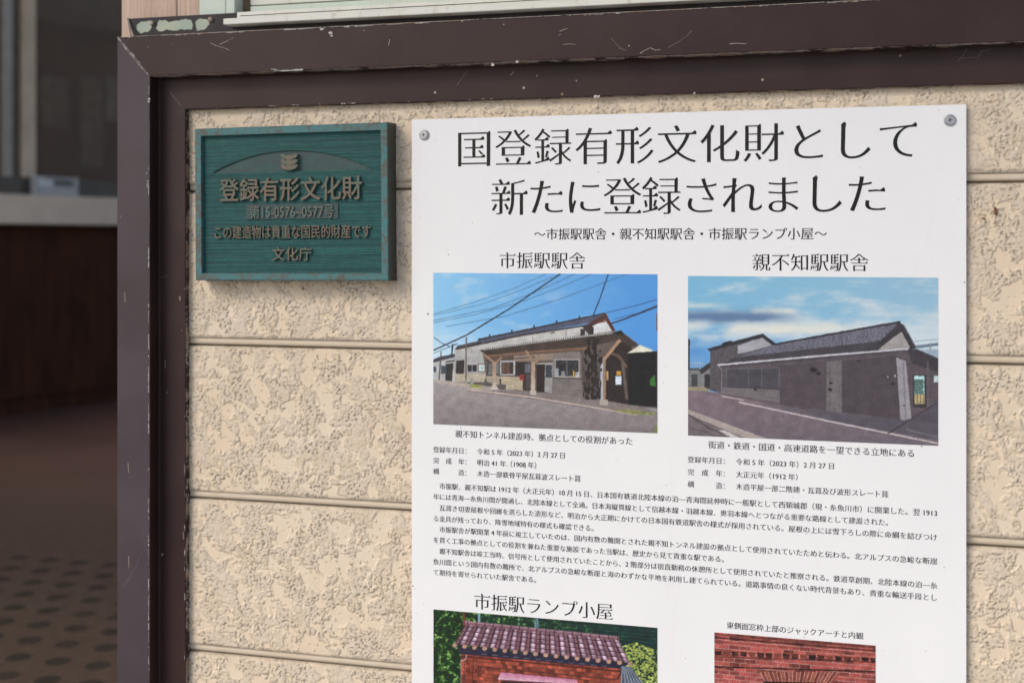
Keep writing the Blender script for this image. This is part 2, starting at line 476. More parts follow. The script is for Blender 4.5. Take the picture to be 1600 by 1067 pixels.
for Y, pts, wdt in ((yo, [(328, 67), (338, 72), (352, 76), (358, 79)], .0007), (yo, [(343, 70), (356, 64), (365, 59)], .0007),
                    (yo, [(195, 457), (195.3, 472)], .0010), (yo, [(201, 869), (201.2, 887)], .0010), (yo, [(200, 722), (201, 738)], .0009),
                    (yo, [(874, 50), (880, 47), (887, 45)], .0008), (yo, [(873, 56), (876, 54)], .0010), (yo, [(1000, 84), (1006, 80), (1012, 77), (1016, 75), (1024, 79), (1032, 78)], .0009),
                    (yo, [(880, 70), (890, 69), (899, 70)], .0007), (yo, [(1140, 69), (1150, 68), (1166, 69)], .0008), (yo, [(607, 72), (609, 62)], .0007),
                    (yi, [(286, 830), (287, 842)], .0011), (yi, [(258, 562), (258.5, 574)], .0008), (yi, [(281, 463), (281, 470)], .0014),
                    (yi, [(803, 112), (798, 118)], .0008), (yi, [(838, 121), (840, 117)], .001), (yi, [(900, 125), (901, 128)], .0012)):
    ribbon(sc1, pl(pts, Y), wdt, Y, .4)
ribbon(fk, pl([(424, 108.5), (432, 109.6), (440, 111.2), (452, 110.4), (461, 109.8), (473, 109.2)], yo), .0015, yo, .8)
ribbon(fk, pl([(425, 108.6), (431, 111.6)], yo), .0012, yo, .5)
for Y, pts, wdt in ((yo, [(190, 918), (202, 903), (212, 886), (220, 866)], .0006), (yo, [(232, 72), (231, 76)], .001), (yo, [(1044, 75), (1060, 66), (1074, 56), (1080, 49)], .0006),
                    (yo, [(968, 76), (978, 79)], .0007), (yo, [(955, 60), (962, 68), (970, 76)], .0005), (yi, [(265, 143), (275, 156), (284, 167)], .0006), (yi, [(714, 134), (722, 122), (730, 112)], .0006),
                    (yi, [(240, 438), (250, 434), (262, 431)], .0006), (yi, [(1495, 97), (1502, 92), (1512, 75), (1520, 73)], .0005), (yi, [(1528, 90), (1535, 80), (1548, 78)], .0005), (yi, [(1497, 92), (1520, 90), (1530, 92)], .0004)):
    ribbon(sc2, pl(pts, Y), wdt, Y, .4)
def blob(mb, x, y, r, Y, rnd, ax=1.0):
    X, Z = wall(x, y, Y); n = 9
    mb.add([(X + r * ax * (0.6 + .6 * rnd.random()) * math.cos(2 * math.pi * k / n), Y, Z + r * (0.6 + .6 * rnd.random()) * math.sin(2 * math.pi * k / n)) for k in range(n)], [tuple(range(n))])
rb = random.Random(11)
for x, y, r in ((516, 51), (517, 55), (503, 46)) and ((516, 52, .0022), (518, 56, .0016), (503, 46, .0018), (428, 110, .0012),
                                                   (233, 155, .0016), (232.5, 159, .0014), (231, 283, .0014), (231, 288, .0018), (231, 293, .0012), (770, 101.5, .0018), (808, 97, .0015), (930, 151, .002), (935, 151, .0018), (1085, 146, .0013)):
    Y = yo if y < 125 or x < 240 else yi
    blob(fk, x, y, r, Y, rb, 1.5 if y < 200 else .7)
obj('scratches', sc1, M['scratch'], fr)
obj('scuffs', sc2, M['scratch_dim'], fr)
rc = random.Random(23)
def edge_chips(x_fn, y0, y1, Y, w0, gap):
    y = y0
    while y < y1:
        ln_ = rc.choice((1.2, 2, 3, 5, 9, 16)) * rc.uniform(.6, 1.3); n = max(3, int(ln_ / 1.2)); ww = w0 * rc.uniform(.3, 1.25)
        pts_ = [x_fn(y + ln_ * i / n) for i in range(n + 1)]
        ribbon(fk, pts_, ww, Y, .9, rc)
        y += ln_ + rc.expovariate(1 / gap) * rc.choice((.2, .6, 2.2))
edge_chips(lambda y: (xo1 - .0014 - rc.uniform(0, .0007), wz(234, y, YO)), 452, 1075, yo, .0010, 7)
edge_chips(lambda y: (xo1 - .0015 - rc.uniform(0, .0003), wz(234, y, YO)), 135, 450, yo, .0009, 38)
edge_chips(lambda x: (wx(x, YO), zo1 - .0016 - rc.uniform(0, .0004)), 200, 480, yo, .0010, 7)
edge_chips(lambda x: (wx(x, YO), zo1 - .0016 - rc.uniform(0, .0004)), 480, 1400, yo, .0009, 26)
edge_chips(lambda x: (wx(x, YI), zi0 + .0012 + rc.uniform(0, .0004)), 420, 1500, yi, .0008, 55)
edge_chips(lambda y: (xi1 - .0012 - rc.uniform(0, .0004), wz(289, y, YI)), 450, 1075, yi, .0007, 30)
obj('paint_flakes', fk, M['flake'], fr)

# upstand flange above the header, with peeled paint and two bolts
YP = -0.012
fl_z0, fl_z1 = zo1 - .004, wz(205, 29.5, YP)
fx0 = wx(200, YP)
m = NT('peeling_flange_paint')
X = m.xyz()
pe = m.noise(52, 6, 0.68)
# the paint has come away in a band between the bolts
px0, px1 = wx(212, YP), wx(322, YP)
bx = m.math('MULTIPLY', m.ramp(X[0], px0 - .008, px0 + .014), m.ramp(X[0], px1 + .012, px1 - .010))
zc = (wz(270, 40, YP))
bz = m.math('SUBTRACT', 1.0, m.math('DIVIDE', m.math('ABSOLUTE', m.math('SUBTRACT', X[2], zc)), .0115), True)
hb1 = m.math('SUBTRACT', 1.0, m.math('DIVIDE', m.math('ABSOLUTE', m.math('SUBTRACT', X[0], wx(240, YP))), .010), True)
hb2 = m.math('SUBTRACT', 1.0, m.math('DIVIDE', m.math('ABSOLUTE', m.math('SUBTRACT', X[0], wx(303.5, YP))), .006), True)
band = m.math('MULTIPLY', m.math('MULTIPLY', bx, m.ramp(bz, -.2, 0.95)), m.math('SUBTRACT', 1.0, m.math('MAXIMUM', hb1, hb2)))
peel = m.ramp(m.math('ADD', band, m.math('MULTIPLY', m.math('SUBTRACT', pe, .5), 2.4)), 0.50, 0.54)
mint = m.mix(m.ramp(m.noise(22, 4), .4, .65), (0.36, 0.43, 0.36), (0.44, 0.47, 0.37))
cfl = m.mix(peel, m.mix(m.ramp(m.noise(20), .4, .7), (0.030, 0.024, 0.025), (0.042, 0.034, 0.034)), mint)
m.bump(m.math('SUBTRACT', 1.0, peel), 0.5, 0.0006)
M['flange'] = m.out(cfl, 0.5, .25)
obj('flange', MB().add([(fx0, YP, fl_z1), (fx0 + .012, YP, fl_z0), (XR, YP, fl_z0), (XR, YP, fl_z1), (fx0, YP + .003, fl_z1), (fx0 + .012, YP + .003, fl_z0), (XR, YP + .003, fl_z0), (XR, YP + .003, fl_z1)],
    [(0, 1, 2, 3), (4, 7, 6, 5), (0, 3, 7, 4), (0, 4, 5, 1)]), M['flange'], fr)
# folded end of the flange
obj('flange', MB().add([(fx0 - .0012, YP - .001, fl_z1 + .001), (fx0 + .0016, YP - .001, fl_z1 + .001), (fx0 + .018, YO + .010, fl_z0), (fx0 + .014, YO + .010, fl_z0)], [(0, 3, 2, 1)]), M['scratch_dim'], fr)
M['bolt'] = simple('rusty_bolt', (0.40, 0.33, 0.27), 0.6, 0.3, 200)
for bx_, by_ in ((238, 36.5), (330, 31)):
    X_, Z_ = wall(bx_, by_, YP)
    obj('bolt', MB().lathe([(0, YP - .0045), (.0021, YP - .0044), (.0030, YP - .0036), (.0034, YP - .0022), (.0034, YP + .001)], X_, Z_, 20), M['bolt'], fr, smooth=True)

# ------------------------------------------------------------------ timber post and sash window above the frame
m = NT('weathered_timber')
gr = m.noise(22, 6, .65, (7, 1, .35), .6)
cw = m.mix(m.ramp(gr, .3, .7), (0.50, 0.345, 0.255), (0.68, 0.52, 0.42))
ck = m.ramp(m.noise(30, 5, .7, (5, 1, .30), 1.2), .65, .72)
cw = m.mix(m.math('MULTIPLY', ck, .85), cw, (0.12, 0.075, 0.05))
m.bump(gr, .5, .002)
M['timber'] = m.out(cw, .75, .3)
YT = 0.004
pz0, pz1 = fl_z0 - .06, 2.74
tp = thing('timber_post', 'bare pinkish weathered timber post with cracked grain above the brown frame corner', 'post', ((wx(190, YT) + wx(310, YT)) / 2, YT + .05, pz0))
tx = [wx(189.5, YT), wx(276, YT), wx(311, YT)]
obj('plank', MB().box(tx[0], tx[1] - .0006, YT, YT + .10, pz0, pz1), M['timber'], tp, bevel=.002)
obj('plank', MB().box(tx[1] + .0006, tx[2] - .0004, YT + .001, YT + .10, pz0, pz1), M['timber'], tp, bevel=.001)

def painted(name, col, stain):
    m = NT(name)
    c = m.mix(m.ramp(m.noise(14, 5), .35, .7), col, tuple(v * .93 for v in col))
    st = m.ramp(m.noise(42, 6, .7, (1.2, 1, .5)), .54, .70)
    c = m.mix(m.math('MULTIPLY', st, .45), c, stain)
    sp = m.ramp(m.noise(240, 3, .6), .66, .72)
    c = m.mix(m.math('MULTIPLY', sp, .5), c, (0.12, 0.07, 0.035))
    m.bump(m.noise(60, 4), .15, .001)
    return m.out(c, .45, .45)
M['mint'] = painted('mint_window_paint', (0.62, 0.69, 0.60), (0.42, 0.38, 0.25))
M['sillwhite'] = painted('ivory_window_paint', (0.74, 0.73, 0.66), (0.45, 0.36, 0.22))
M['oldwood'] = simple('dirty_brown_wood', (0.16, 0.105, 0.065), .8, .35, 60)
M['dark_gap'] = simple('dark_dusty_gap', (0.03, 0.026, 0.022), .9)
ZW = 1.95
wn = thing('sash_window', 'pale mint painted sash window with stained ivory sill above the brown frame', 'window', (0.2, 0.02, wz(349, 39, -.034)))
def pbox(name, mat, xa, xb, Y, depth, za, zb, parent=wn, bevel=.0012):
    return obj(name, MB().box(xa, xb, Y, Y + depth, za, zb), mat, parent, bevel=bevel)
Ya = 0.001
pbox('casing', M['mint'], wx(311, Ya), wx(352.5, Ya), Ya, .08, fl_z1 - .012, ZW)
Ys = -.006
pbox('stile', M['mint'], wx(353, Ys), wx(366.5, Ys), Ys, .08, wz(353, 26.5, Ys), ZW)
Yl = -.034
pbox('sill', M['sillwhite'], wx(348.5, Yl), XR, Yl, .05, wz(349, 39, Yl), wz(349, 29.5, Yl))
Yr = -.022
pbox('sill_rail', M['sillwhite'], wx(370, Yr), XR, Yr, .036, wz(349, 29.3, Yl) + .0012, wz(370, 19.5, Yr))
Yq = .012
pbox('rail_groove', M['dark_gap'], wx(375, Yr), XR, Yr - .0003, .002, wz(370, 26.2, Yr), wz(370, 25.2, Yr), bevel=0)
pbox('sash_track', M['mint'], wx(391, Yq), XR, Yq, .03, wz(370, 19.5, Yr) - .004, wz(392, 10.5, Yq))
Yv = .016
pbox('sash_rail', M['sillwhite'], wx(391, Yv), XR, Yv, .03, wz(392, 9.2, Yv), wz(392, 9.2, Yv) + .055)
pbox('jamb_lining', M['oldwood'], wx(366.6, .02), wx(391, .02), .02, .03, wz(370, 21, .02), ZW)
pbox('sash_stile', M['sillwhite'], wx(391.5, .018), wx(391.5, .018) + .035, .018, .028, wz(392, 9.2, Yv) + .0555, ZW)
pbox('sash_head', M['sillwhite'], wx(353, Ys), XR, Ys, .08, ZW + .0005, ZW + .06)
m = NT('window_glass'); m.b.inputs['Transmission Weight'].default_value = .9; M['glass'] = m.out((.75, .8, .8), .03, .5)
pbox('pane', M['glass'], wx(391.5, .018) + .0355, XR, .028, .004, wz(392, 9.2, Yv) + .0555, ZW - .001, bevel=0)
struct('upper_wall', MB().box(xo0 + .005, 2.2, 0.0, .055, ZW + .0605, 2.744), M['plaster'])
struct('wall_return', MB().box(XR + .001, 2.2, 0.0, .055, 0.005, ZW + .06), M['plaster'])

# ------------------------------------------------------------------ lettering
_glyph = {}
def _convert(s):
    c = bpy.data.curves.new('glyph', 'FONT'); c.body = s
    o = bpy.data.objects.new('glyph', c); COL.objects.link(o)
    dg = bpy.context.evaluated_depsgraph_get()
    cu = o.evaluated_get(dg).to_curve(dg)
    out = []
    for sp in cu.splines:
        b = sp.bezier_points; n = len(b); l = []
        for i in range(n):
            p, q = b[i], b[(i + 1) % n]
            l.append((p.co.x, p.co.y))
            P0, P1, P2, P3 = p.co, p.handle_right, q.handle_left, q.co
            ch = (P3 - P0); L = ch.length
            if L < 1e-6: continue
            dev = max(abs((P1 - P0).cross(ch).z), abs((P2 - P0).cross(ch).z)) / L
            if dev > .004:
                k = 3 if L < .12 else 5 if L < .35 else 7
                for j in range(1, k):
                    t = j / k; u = 1 - t
                    v = P0 * u ** 3 + P1 * 3 * u * u * t + P2 * 3 * u * t * t + P3 * t ** 3
                    l.append((v.x, v.y))
        # drop doubled points
        ll = [l[i] for i in range(len(l)) if math.dist(l[i], l[i - 1]) > 1e-4]
        if len(ll) > 2: out.append(ll)
    o.evaluated_get(dg).to_curve_clear()
    bpy.data.objects.remove(o); bpy.data.curves.remove(c)
    return out
def glyph(ch):
    if ch in _glyph: return _glyph[ch]
    if ch in ' \u3000': r = ([], 1.0 if ch == '\u3000' else .25)
    else:
        loops = _convert(ch)
        if ord(ch) > 0x2000: adv = 1.0
        else:
            x2 = [p[0] for l in _convert(ch + '一') for p in l]
            x1 = [p[0] for l in _convert('一') for p in l]
            adv = max(x2) - max(x1)
        r = (loops, adv)
    _glyph[ch] = r
    return r
def shape(loops, thick_x, thin_y, serif, diag=None):
    """turn a plain gothic outline into a contrasted one: uprights grow by thick_x, level strokes lose thin_y, and level strokes end in a small triangle"""
    res = []
    for l, hole in zip(loops, nesting(loops)):
        ccw = area(l) > 0
        s = 1 if (ccw != hole) else -1       # s=1: ink lies to the left of the travel
        n = len(l); E = []
        for i in range(n):
            a, b = l[i], l[(i + 1) % n]
            dx, dy = b[0] - a[0], b[1] - a[1]; L = math.hypot(dx, dy)
            nx, ny = s * dy / L, -s * dx / L
            E.append((nx, ny, L, thick_x * nx * nx - thin_y * ny * ny))
        o = []
        for i in range(n):
            n1, n2 = E[i - 1], E[i]
            det = n1[0] * n2[1] - n1[1] * n2[0]
            if abs(det) > .25:
                vx = (n1[3] * n2[1] - n2[3] * n1[1]) / det; vy = (n1[0] * n2[3] - n2[0] * n1[3]) / det
            else:
                mx, my = n1[0] + n2[0], n1[1] + n2[1]; q = math.hypot(mx, my) or 1
                dd = (n1[3] + n2[3]) / 2; vx, vy = mx / q * dd, my / q * dd
            vx = max(-.045, min(.045, vx)); vy = max(-.045, min(.045, vy))
            p = (l[i][0] + vx, l[i][1] + vy)
            # convex corner of a level stroke's upper edge and a right-hand upright edge -> triangle
            up, rt = (n1, n2) if n1[1] > n2[1] else (n2, n1)
            conv = det * s > 0
            if serif and conv and up[1] > .97 and rt[0] > .97 and up[2] > .10:
                k = serif * (1.0 if rt[2] < .12 else .62)
                tri = [(p[0] - 1.55 * k, p[1]), (p[0] - .42 * k, p[1] + .92 * k), (p[0] + .10 * k, p[1] + .25 * k), (p[0] + .12 * k, p[1] - .05 * k)]
                o += tri if up is n1 else tri[::-1]
            else: o.append(p)
        res.append(o)
    return res
_tess = {}
def shaped(ch, style):
    """outline loops of a character in em units and its triangles, robust to strokes that touch"""
    latin = ord(ch) < 0x2000
    tx, ty, sf = style.get('tx', 0), style.get('ty', 0), 0 if latin else style.get('serif', 0)
    if latin: tx, ty = tx + style.get('ltx', 0), ty - style.get('lty', 0)
    key = (ch, tx, ty, sf)
    if key in _tess: return _tess[key]
    loops = shape(glyph(ch)[0], tx, ty, sf)
    V = [Vector((p[0], p[1])) for l in loops for p in l]
    Ed = []; k = 0
    for l in loops:
        n = len(l); Ed += [(k + i, k + (i + 1) % n) for i in range(n)]; k += n
    big = max(loops, key=lambda l: abs(area(l)))
    sg = 1 if area(big) > 0 else -1
    cv, _, cf, *_r = delaunay_2d_cdt(V, Ed, [], 0, 1e-5)
    cv = [(p.x, p.y) for p in cv]
    P = np.array([[sum(cv[i][0] for i in f) / 3, sum(cv[i][1] for i in f) / 3] for f in cf])
    wn = np.zeros(len(P))
    for l in loops:
        n = len(l)
        for i in range(n):
            (ax, ay), (bx, by) = l[i], l[(i + 1) % n]
            side = (bx - ax) * (P[:, 1] - ay) - (by - ay) * (P[:, 0] - ax)
            wn += ((ay <= P[:, 1]) & (by > P[:, 1]) & (side > 0)).astype(int) - ((ay > P[:, 1]) & (by <= P[:, 1]) & (side < 0)).astype(int)
    tr = []
    for f, q in zip(cf, wn * sg):
        if q > 0:
            A, B, C_ = (cv[i] for i in f)
            ar = (B[0] - A[0]) * (C_[1] - A[1]) - (B[1] - A[1]) * (C_[0] - A[0])
            tr.append(tuple(f) if ar > 0 else tuple(reversed(f)))
    _tess[key] = (loops, cv, tr, nesting(loops))
    return _tess[key]
def layout(mb, text, x0, x1, zc, em, style, yf, yb=None):
    """set a line of text between x0 and x1 (metres, em-box edges), centred on zc, em = height"""
    adv = [glyph(c)[1] for c in text]
    pitch = (x1 - x0) / sum(adv)
    gx = style.get('gx', pitch) or pitch
    x = x0
    for c, a in zip(text, adv):
        if glyph(c)[0]:
            loops, cv, tr, nst = shaped(c, style)
            off = x + (pitch - gx) * a / 2; cz = .36 if ord(c) < 0x2000 else .375
            T = lambda p: (off + p[0] * gx, zc + (p[1] - cz) * em)
            mb.add([(T(p)[0], yf, T(p)[1]) for p in cv], tr)
            if yb is not None:
                for l, hole in zip(loops, nst):
                    ll = [T(p) for p in (l if (area(l) > 0) != hole else l[::-1])]; n = len(ll)
                    mb.add([(p[0], yf, p[1]) for p in ll] + [(p[0], yb, p[1]) for p in ll], [(i, i + n, (i + 1) % n + n, (i + 1) % n) for i in range(n)])
        x += a * pitch
    return mb
MINCHO = dict(tx=.005, ty=.0165, serif=.066, ltx=.01, lty=.004)
SMALL = dict(tx=.008, ty=.007, serif=.055, ltx=.008, lty=.006)

# ------------------------------------------------------------------ white notice board
YB = -0.0085
bx0, bx1 = wx(643.2, YB), wx(1510, YB)
bz1 = wz(642, 187.3, YB); bz0 = bz1 - 1.03
m = NT('white_notice_board')
sm = m.ramp(m.noise(6, 5, .6), .35, .75)
cb = m.mix(sm, (0.80, 0.80, 0.81), (0.83, 0.83, 0.835))
d, cl = m.voro(140); sp = m.n('ShaderNodeSeparateColor'); m.put(sp.inputs[0], cl)
speck = m.math('MULTIPLY', m.math('LESS_THAN', d, m.math('MULTIPLY', sp.outputs[1], .10)), m.math('GREATER_THAN', sp.outputs[0], .985))
cb = m.mix(m.math('MULTIPLY', speck, .55), cb, (0.30, 0.22, 0.14))
sme = m.ramp(m.noise(18, 6, .7, (1, 1, .5)), .64, .80)
stk = m.ramp(m.noise(26, 5, .7, (1, 1, .12)), .60, .80)
cb = m.mix(m.math('MULTIPLY', stk, .13), cb, (0.52, 0.47, 0.39))
cb = m.mix(m.math('MULTIPLY', sme, .18), cb, (0.50, 0.46, 0.38))
m.bump(m.noise(5, 3), .05, .004)
M['board'] = m.out(cb, m.math('ADD', .22, m.math('MULTIPLY', m.noise(9, 5), .16)), .5)
pb = thing('notice_board', 'large white notice board printed with Japanese headings, station photographs and text, screwed to cream siding', 'notice board', ((bx0 + bx1) / 2, YB, bz0))
obj('panel', MB().box(bx0, bx1, YB, YB + .003, bz0, bz1), M['board'], pb, bevel=.0004)
m = NT('black_print'); M['ink'] = m.out(m.mix(m.ramp(m.noise(60, 4), .3, .7), (0.007, 0.006, 0.006), (0.013, 0.011, 0.011)), .22, .28)
YL = YB - .0003
def print_line(name, text, xl, xr, y, em=None, style=MINCHO, yref=None, label=None):
    """xl, xr: photo columns of the ends of the line; y: photo row of its middle at the left end"""
    X0, X1 = wx(xl, YL), wx(xr, YL)
    zc = wz(xl if yref is None else yref, y, YL)
    if em is None:
        em = (X1 - X0) / sum(glyph(c)[1] for c in text)
    st = dict(style); st['gx'] = em
    mb = layout(MB(), text, X0, X1, zc, em, st, YL)
    return obj(name, mb, M['ink'], pb)
EM1 = (wx(1245, YL) - wx(755, YL)) * .9 / 8
def em_at(x, px): return wx(x + px / 2, YL) - wx(x - px / 2, YL)
print_line('heading_lettering', '国登録有形文化財として', 710.5, 1441, 233.2, em_at(840, 61.5))
print_line('heading_lettering', '新たに登録されました', 767, 1388, 309.0, em_at(840, 61.5))
print_line('subtitle_lettering', '～市振駅駅舎・親不知駅駅舎・市振駅ランプ小屋～', 834, 1293, 366.0, style=SMALL)
print_line('photo_title_lettering', '市振駅駅舎', 779.5, 915.5, 407.0)
print_line('photo_title_lettering', '親不知駅駅舎', 1174.5, 1358, 409.8)
print_line('photo_title_lettering', '市振駅ランプ小屋', 740, 958.5, 938.5)
print_line('caption_lettering', '親不知トンネル建設時、拠点としての役割があった', 711, 989, 677.5, style=SMALL)
print_line('caption_lettering', '街道・鉄道・国道・高速道路を一望できる立地にある', 1106.5, 1430, 694.5, style=SMALL)
print_line('caption_lettering', '東側面窓枠上部のジャックアーチと内観', 1135, 1349.5, 976.0, style=SMALL)
ea, eb = em_at(720, 9.9), em_at(1150, 11.0)
for (x0, x1, c0, y, e, lab, val, xv) in (
    (676.5, 735.5, 0, 702.0, ea, '登録年月日：', '令和 5 年（2023 年）2 月 27 日', 884),
    (676.5, 735.5, 0, 719.0, ea, '完　成　年：', '明治 41 年（1908 年）', 845),
    (676.5, 735.5, 0, 736.0, ea, '構　　　造：', '木造一部鉄骨平屋瓦葺波スレート葺', 907.5),
    (1074, 1140, 0, 717.5, eb, '登録年月日：', '令和 5 年（2023 年）2 月 27 日', 1305),
    (1074, 1140, 0, 737.0, eb, '完　成　年：', '大正元年（1912 年）', 1254),
    (1074, 1140, 0, 756.0, eb, '構　　　造：', '木造平屋一部二階建・瓦葺及び波形スレート葺', 1388.5)):
    n_ = len(lab); k_ = 0
    for chunk in lab.replace('\u3000', ' ').split(' '):
        if chunk: print_line('record_lettering', chunk, x0 + (x1 - x0) * k_ / n_, x0 + (x1 - x0) * (k_ + len(chunk)) / n_, y, e, SMALL, yref=x0)
        k_ += len(chunk) + 1
    xs_ = 745 if x0 < 700 else 1149.5
    print_line('record_lettering', val, xs_, xv, y, e, SMALL, yref=x0)
eb_ = em_at(1076, 9.75) 
BODY = [('　市振駅、親不知駅は 1912 年（大正元年）10 月 15 日、日本国有鉄道北陸本線の泊―青海間延伸時に一般駅として西頸城郡（現・糸魚川市）に開業した。翌 1913', 1465, 758.5),
        ('年には青海―糸魚川間が開通し、北陸本線として全通。日本海縦貫線として信越本線・羽越本線、奥羽本線へとつながる重要な路線として建設された。', 1395, 775.5),
        ('　瓦葺き切妻屋根や回廊を巡らした造形など、明治から大正期にかけての日本国有鉄道駅舎の様式が採用されている。屋根の上には雪下ろしの際に命綱を結びつけ', 1465, 792.5),
        ('る金具が残っており、降雪地域特有の様式も確認できる。', 934, 809.5),
        ('　市振駅舎が駅開業 4 年前に竣工していたのは、国内有数の難関とされた親不知トンネル建設の拠点として使用されていたためと伝わる。北アルプスの急峻な断崖', 1465, 826),
        ('を貫く工事の拠点としての役割を兼ねた重要な施設であった当駅は、歴史から見て貴重な駅である。', 1138, 843),
        ('　親不知駅舎は竣工当時、信号所として使用されていたことから、2 階部分は宿直勤務の休憩所として使用されていたと推察される。鉄道草創期、北陸本線の泊―糸', 1465, 860),
        ('魚川間という国内有数の難所で、北アルプスの急峻な断崖と海のわずかな平地を利用し建てられている。道路事情の良くない時代背景もあり、貴重な輸送手段とし', 1465, 877),
        ('て期待を寄せられていた駅舎である。', 844, 893.5)]
for t, xr, y in BODY: print_line('body_lettering', t, 676.5, xr, y, None, SMALL)

# ---- printed photographs: flat prints painted in numpy, colour stored per vertex
class Print:
    def __init__(s, x0, x1, t0, t1, b0, b1, W, Hh):
        s.tex = .26; s.sky = None; s.sat = .84; s.W, s.H = W, Hh
        u, v = np.meshgrid((np.arange(W * 2) + .5) / (W * 2), (np.arange(Hh * 2) + .5) / (Hh * 2))
        s.x = x0 + (x1 - x0) * u; top = t0 + (t1 - t0) * u; bot = b0 + (b1 - b0) * u
        s.y = top + (bot - top) * v
        s.x0_, s.y0_ = s.x, s.y
        s.x = s.x + 2.2 * fbm(s.x0_ * .05, s.y0_ * .05, 131, 3); s.y = s.y + 2.2 * fbm(s.x0_ * .05, s.y0_ * .05, 137, 3)
        s.a = np.zeros((Hh * 2, W * 2, 3))
    def mask(s, poly):
        P = np.array(poly, float)
        m = np.zeros(s.x.shape, bool)
        bb = (s.x >= P[:, 0].min()) & (s.x <= P[:, 0].max()) & (s.y >= P[:, 1].min()) & (s.y <= P[:, 1].max())
        idx = np.nonzero(bb)
        if not len(idx[0]): return m
        px, py = s.x[idx], s.y[idx]; c = np.zeros(len(px), bool)
        for i in range(len(P)):
            (ax, ay), (bx, by) = P[i], P[(i + 1) % len(P)]
            if ay == by: continue
            k = (ay > py) != (by > py)
            c ^= k & (px < (bx - ax) * (py - ay) / (by - ay) + ax)
        m[idx] = c
        return m
    def col(s, c, m, nz=0, sc_=(.15, .15), seed=3):
        c = np.array(c, float) / 255 if not callable(c) else c(s.x[m], s.y[m]) / 255
        r = np.broadcast_to(c, (int(m.sum()), 3)).copy()
        if nz: r *= (1 + nz * fbm(s.x[m] * sc_[0], s.y[m] * sc_[1], seed, 3))[:, None]
        return r
    def fill(s, poly, c, nz=0, sc_=(.15, .15), alpha=1.0, seed=3):
        m = s.mask(poly)
        if m.any(): s.a[m] = s.a[m] * (1 - alpha) + s.col(c, m, nz, sc_, seed) * alpha
    def rect(s, x0, y0, x1, y1, c, **k): s.fill([(x0, y0), (x1, y0), (x1, y1), (x0, y1)], c, **k)
    def line(s, pts, w, c, **k):
        for (ax, ay), (bx, by) in zip(pts[:-1], pts[1:]):
            dx, dy = bx - ax, by - ay; L = math.hypot(dx, dy); px, py = -dy / L * w / 2, dx / L * w / 2
            s.fill([(ax + px, ay + py), (bx + px, by + py), (bx - px, by - py), (ax - px, ay - py)], c, **k)
    def quad_uv(s, q):
        """mask and (u,v) inside a quad a,b,c,d (a->b along u, a->d along v)"""
        m = s.mask(q); a, b, c, d = (np.array(p, float) for p in q)
        x, y = s.x[m], s.y[m]
        u = np.full(len(x), .5); v = np.full(len(x), .5)
        for _ in range(6):
            X = (a[0] * (1 - u) + b[0] * u) * (1 - v) + (d[0] * (1 - u) + c[0] * u) * v - x
            Y = (a[1] * (1 - u) + b[1] * u) * (1 - v) + (d[1] * (1 - u) + c[1] * u) * v - y
            Xu = (b[0] - a[0]) * (1 - v) + (c[0] - d[0]) * v; Xv = (d[0] - a[0]) * (1 - u) + (c[0] - b[0]) * u
            Yu = (b[1] - a[1]) * (1 - v) + (c[1] - d[1]) * v; Yv = (d[1] - a[1]) * (1 - u) + (c[1] - b[1]) * u
            dt = Xu * Yv - Xv * Yu
            u = u - (X * Yv - Xv * Y) / dt; v = v - (Xu * Y - X * Yu) / dt
        return m, u, v
    def done(s):
        a = np.clip(s.a, 0, 1)
        skym = (np.abs(s.a - s.sky).max(-1) < 1e-6).astype(float) if s.sky is not None else np.zeros(s.x.shape)
        n = .75 * fbm(s.x * .45, s.y * .40, 141, 2) + .45 * fbm(s.x * .13, s.y * .15, 143, 2) + .45 * fbm(s.x * .02, s.y * .025, 147, 3)
        a = np.clip(a * (1 + s.tex * n * (1 - .88 * skym))[..., None] + (.02 * n * (1 - skym))[..., None], 0, 1)
        a = np.clip((a - .5) * 1.03 + .497, 0, 1)
        a = a.reshape(s.H, 2, s.W, 2, 3).mean((1, 3))
        g = a.mean(-1, keepdims=True); a = g + (a - g) * s.sat
        k = np.pad(a, ((1, 1), (1, 1), (0, 0)), 'edge')
        a = (k[:-2, 1:-1] + k[2:, 1:-1] + k[1:-1, :-2] + k[1:-1, 2:] + 2 * a) / 6
        return np.clip(lin(np.minimum(a, 1)) * 1.02 - .006, .006, .85)
def lerp(a, b, t):
    t = np.clip(t, 0, 1)[..., None] if not np.isscalar(t) else t
    return np.array(a, float) * (1 - t) + np.array(b, float) * t
m = NT('glossy_print'); M['print'] = m.out(m.attr('print').outputs['Color'], m.math('ADD', .24, m.math('MULTIPLY', m.noise(12, 5), .14)), .5)
YF = YB - .0003
def hang(img, xl, xr, yt, yb, label):
    Hh, W = img.shape[:2]
    X0, X1 = wx(xl, YF), wx(xr, YF); Z1, Z0 = wz(xl, yt, YF), wz(xl, yb, YF)
    xs, zs = np.meshgrid(np.linspace(X0, X1, W), np.linspace(Z0, Z1, Hh))
    o = grid('printed_photo', np.stack([xs, np.full_like(xs, YF), zs], -1), M['print'], pb, None, img[::-1], smooth=False)
    o['label'] = label
    return o
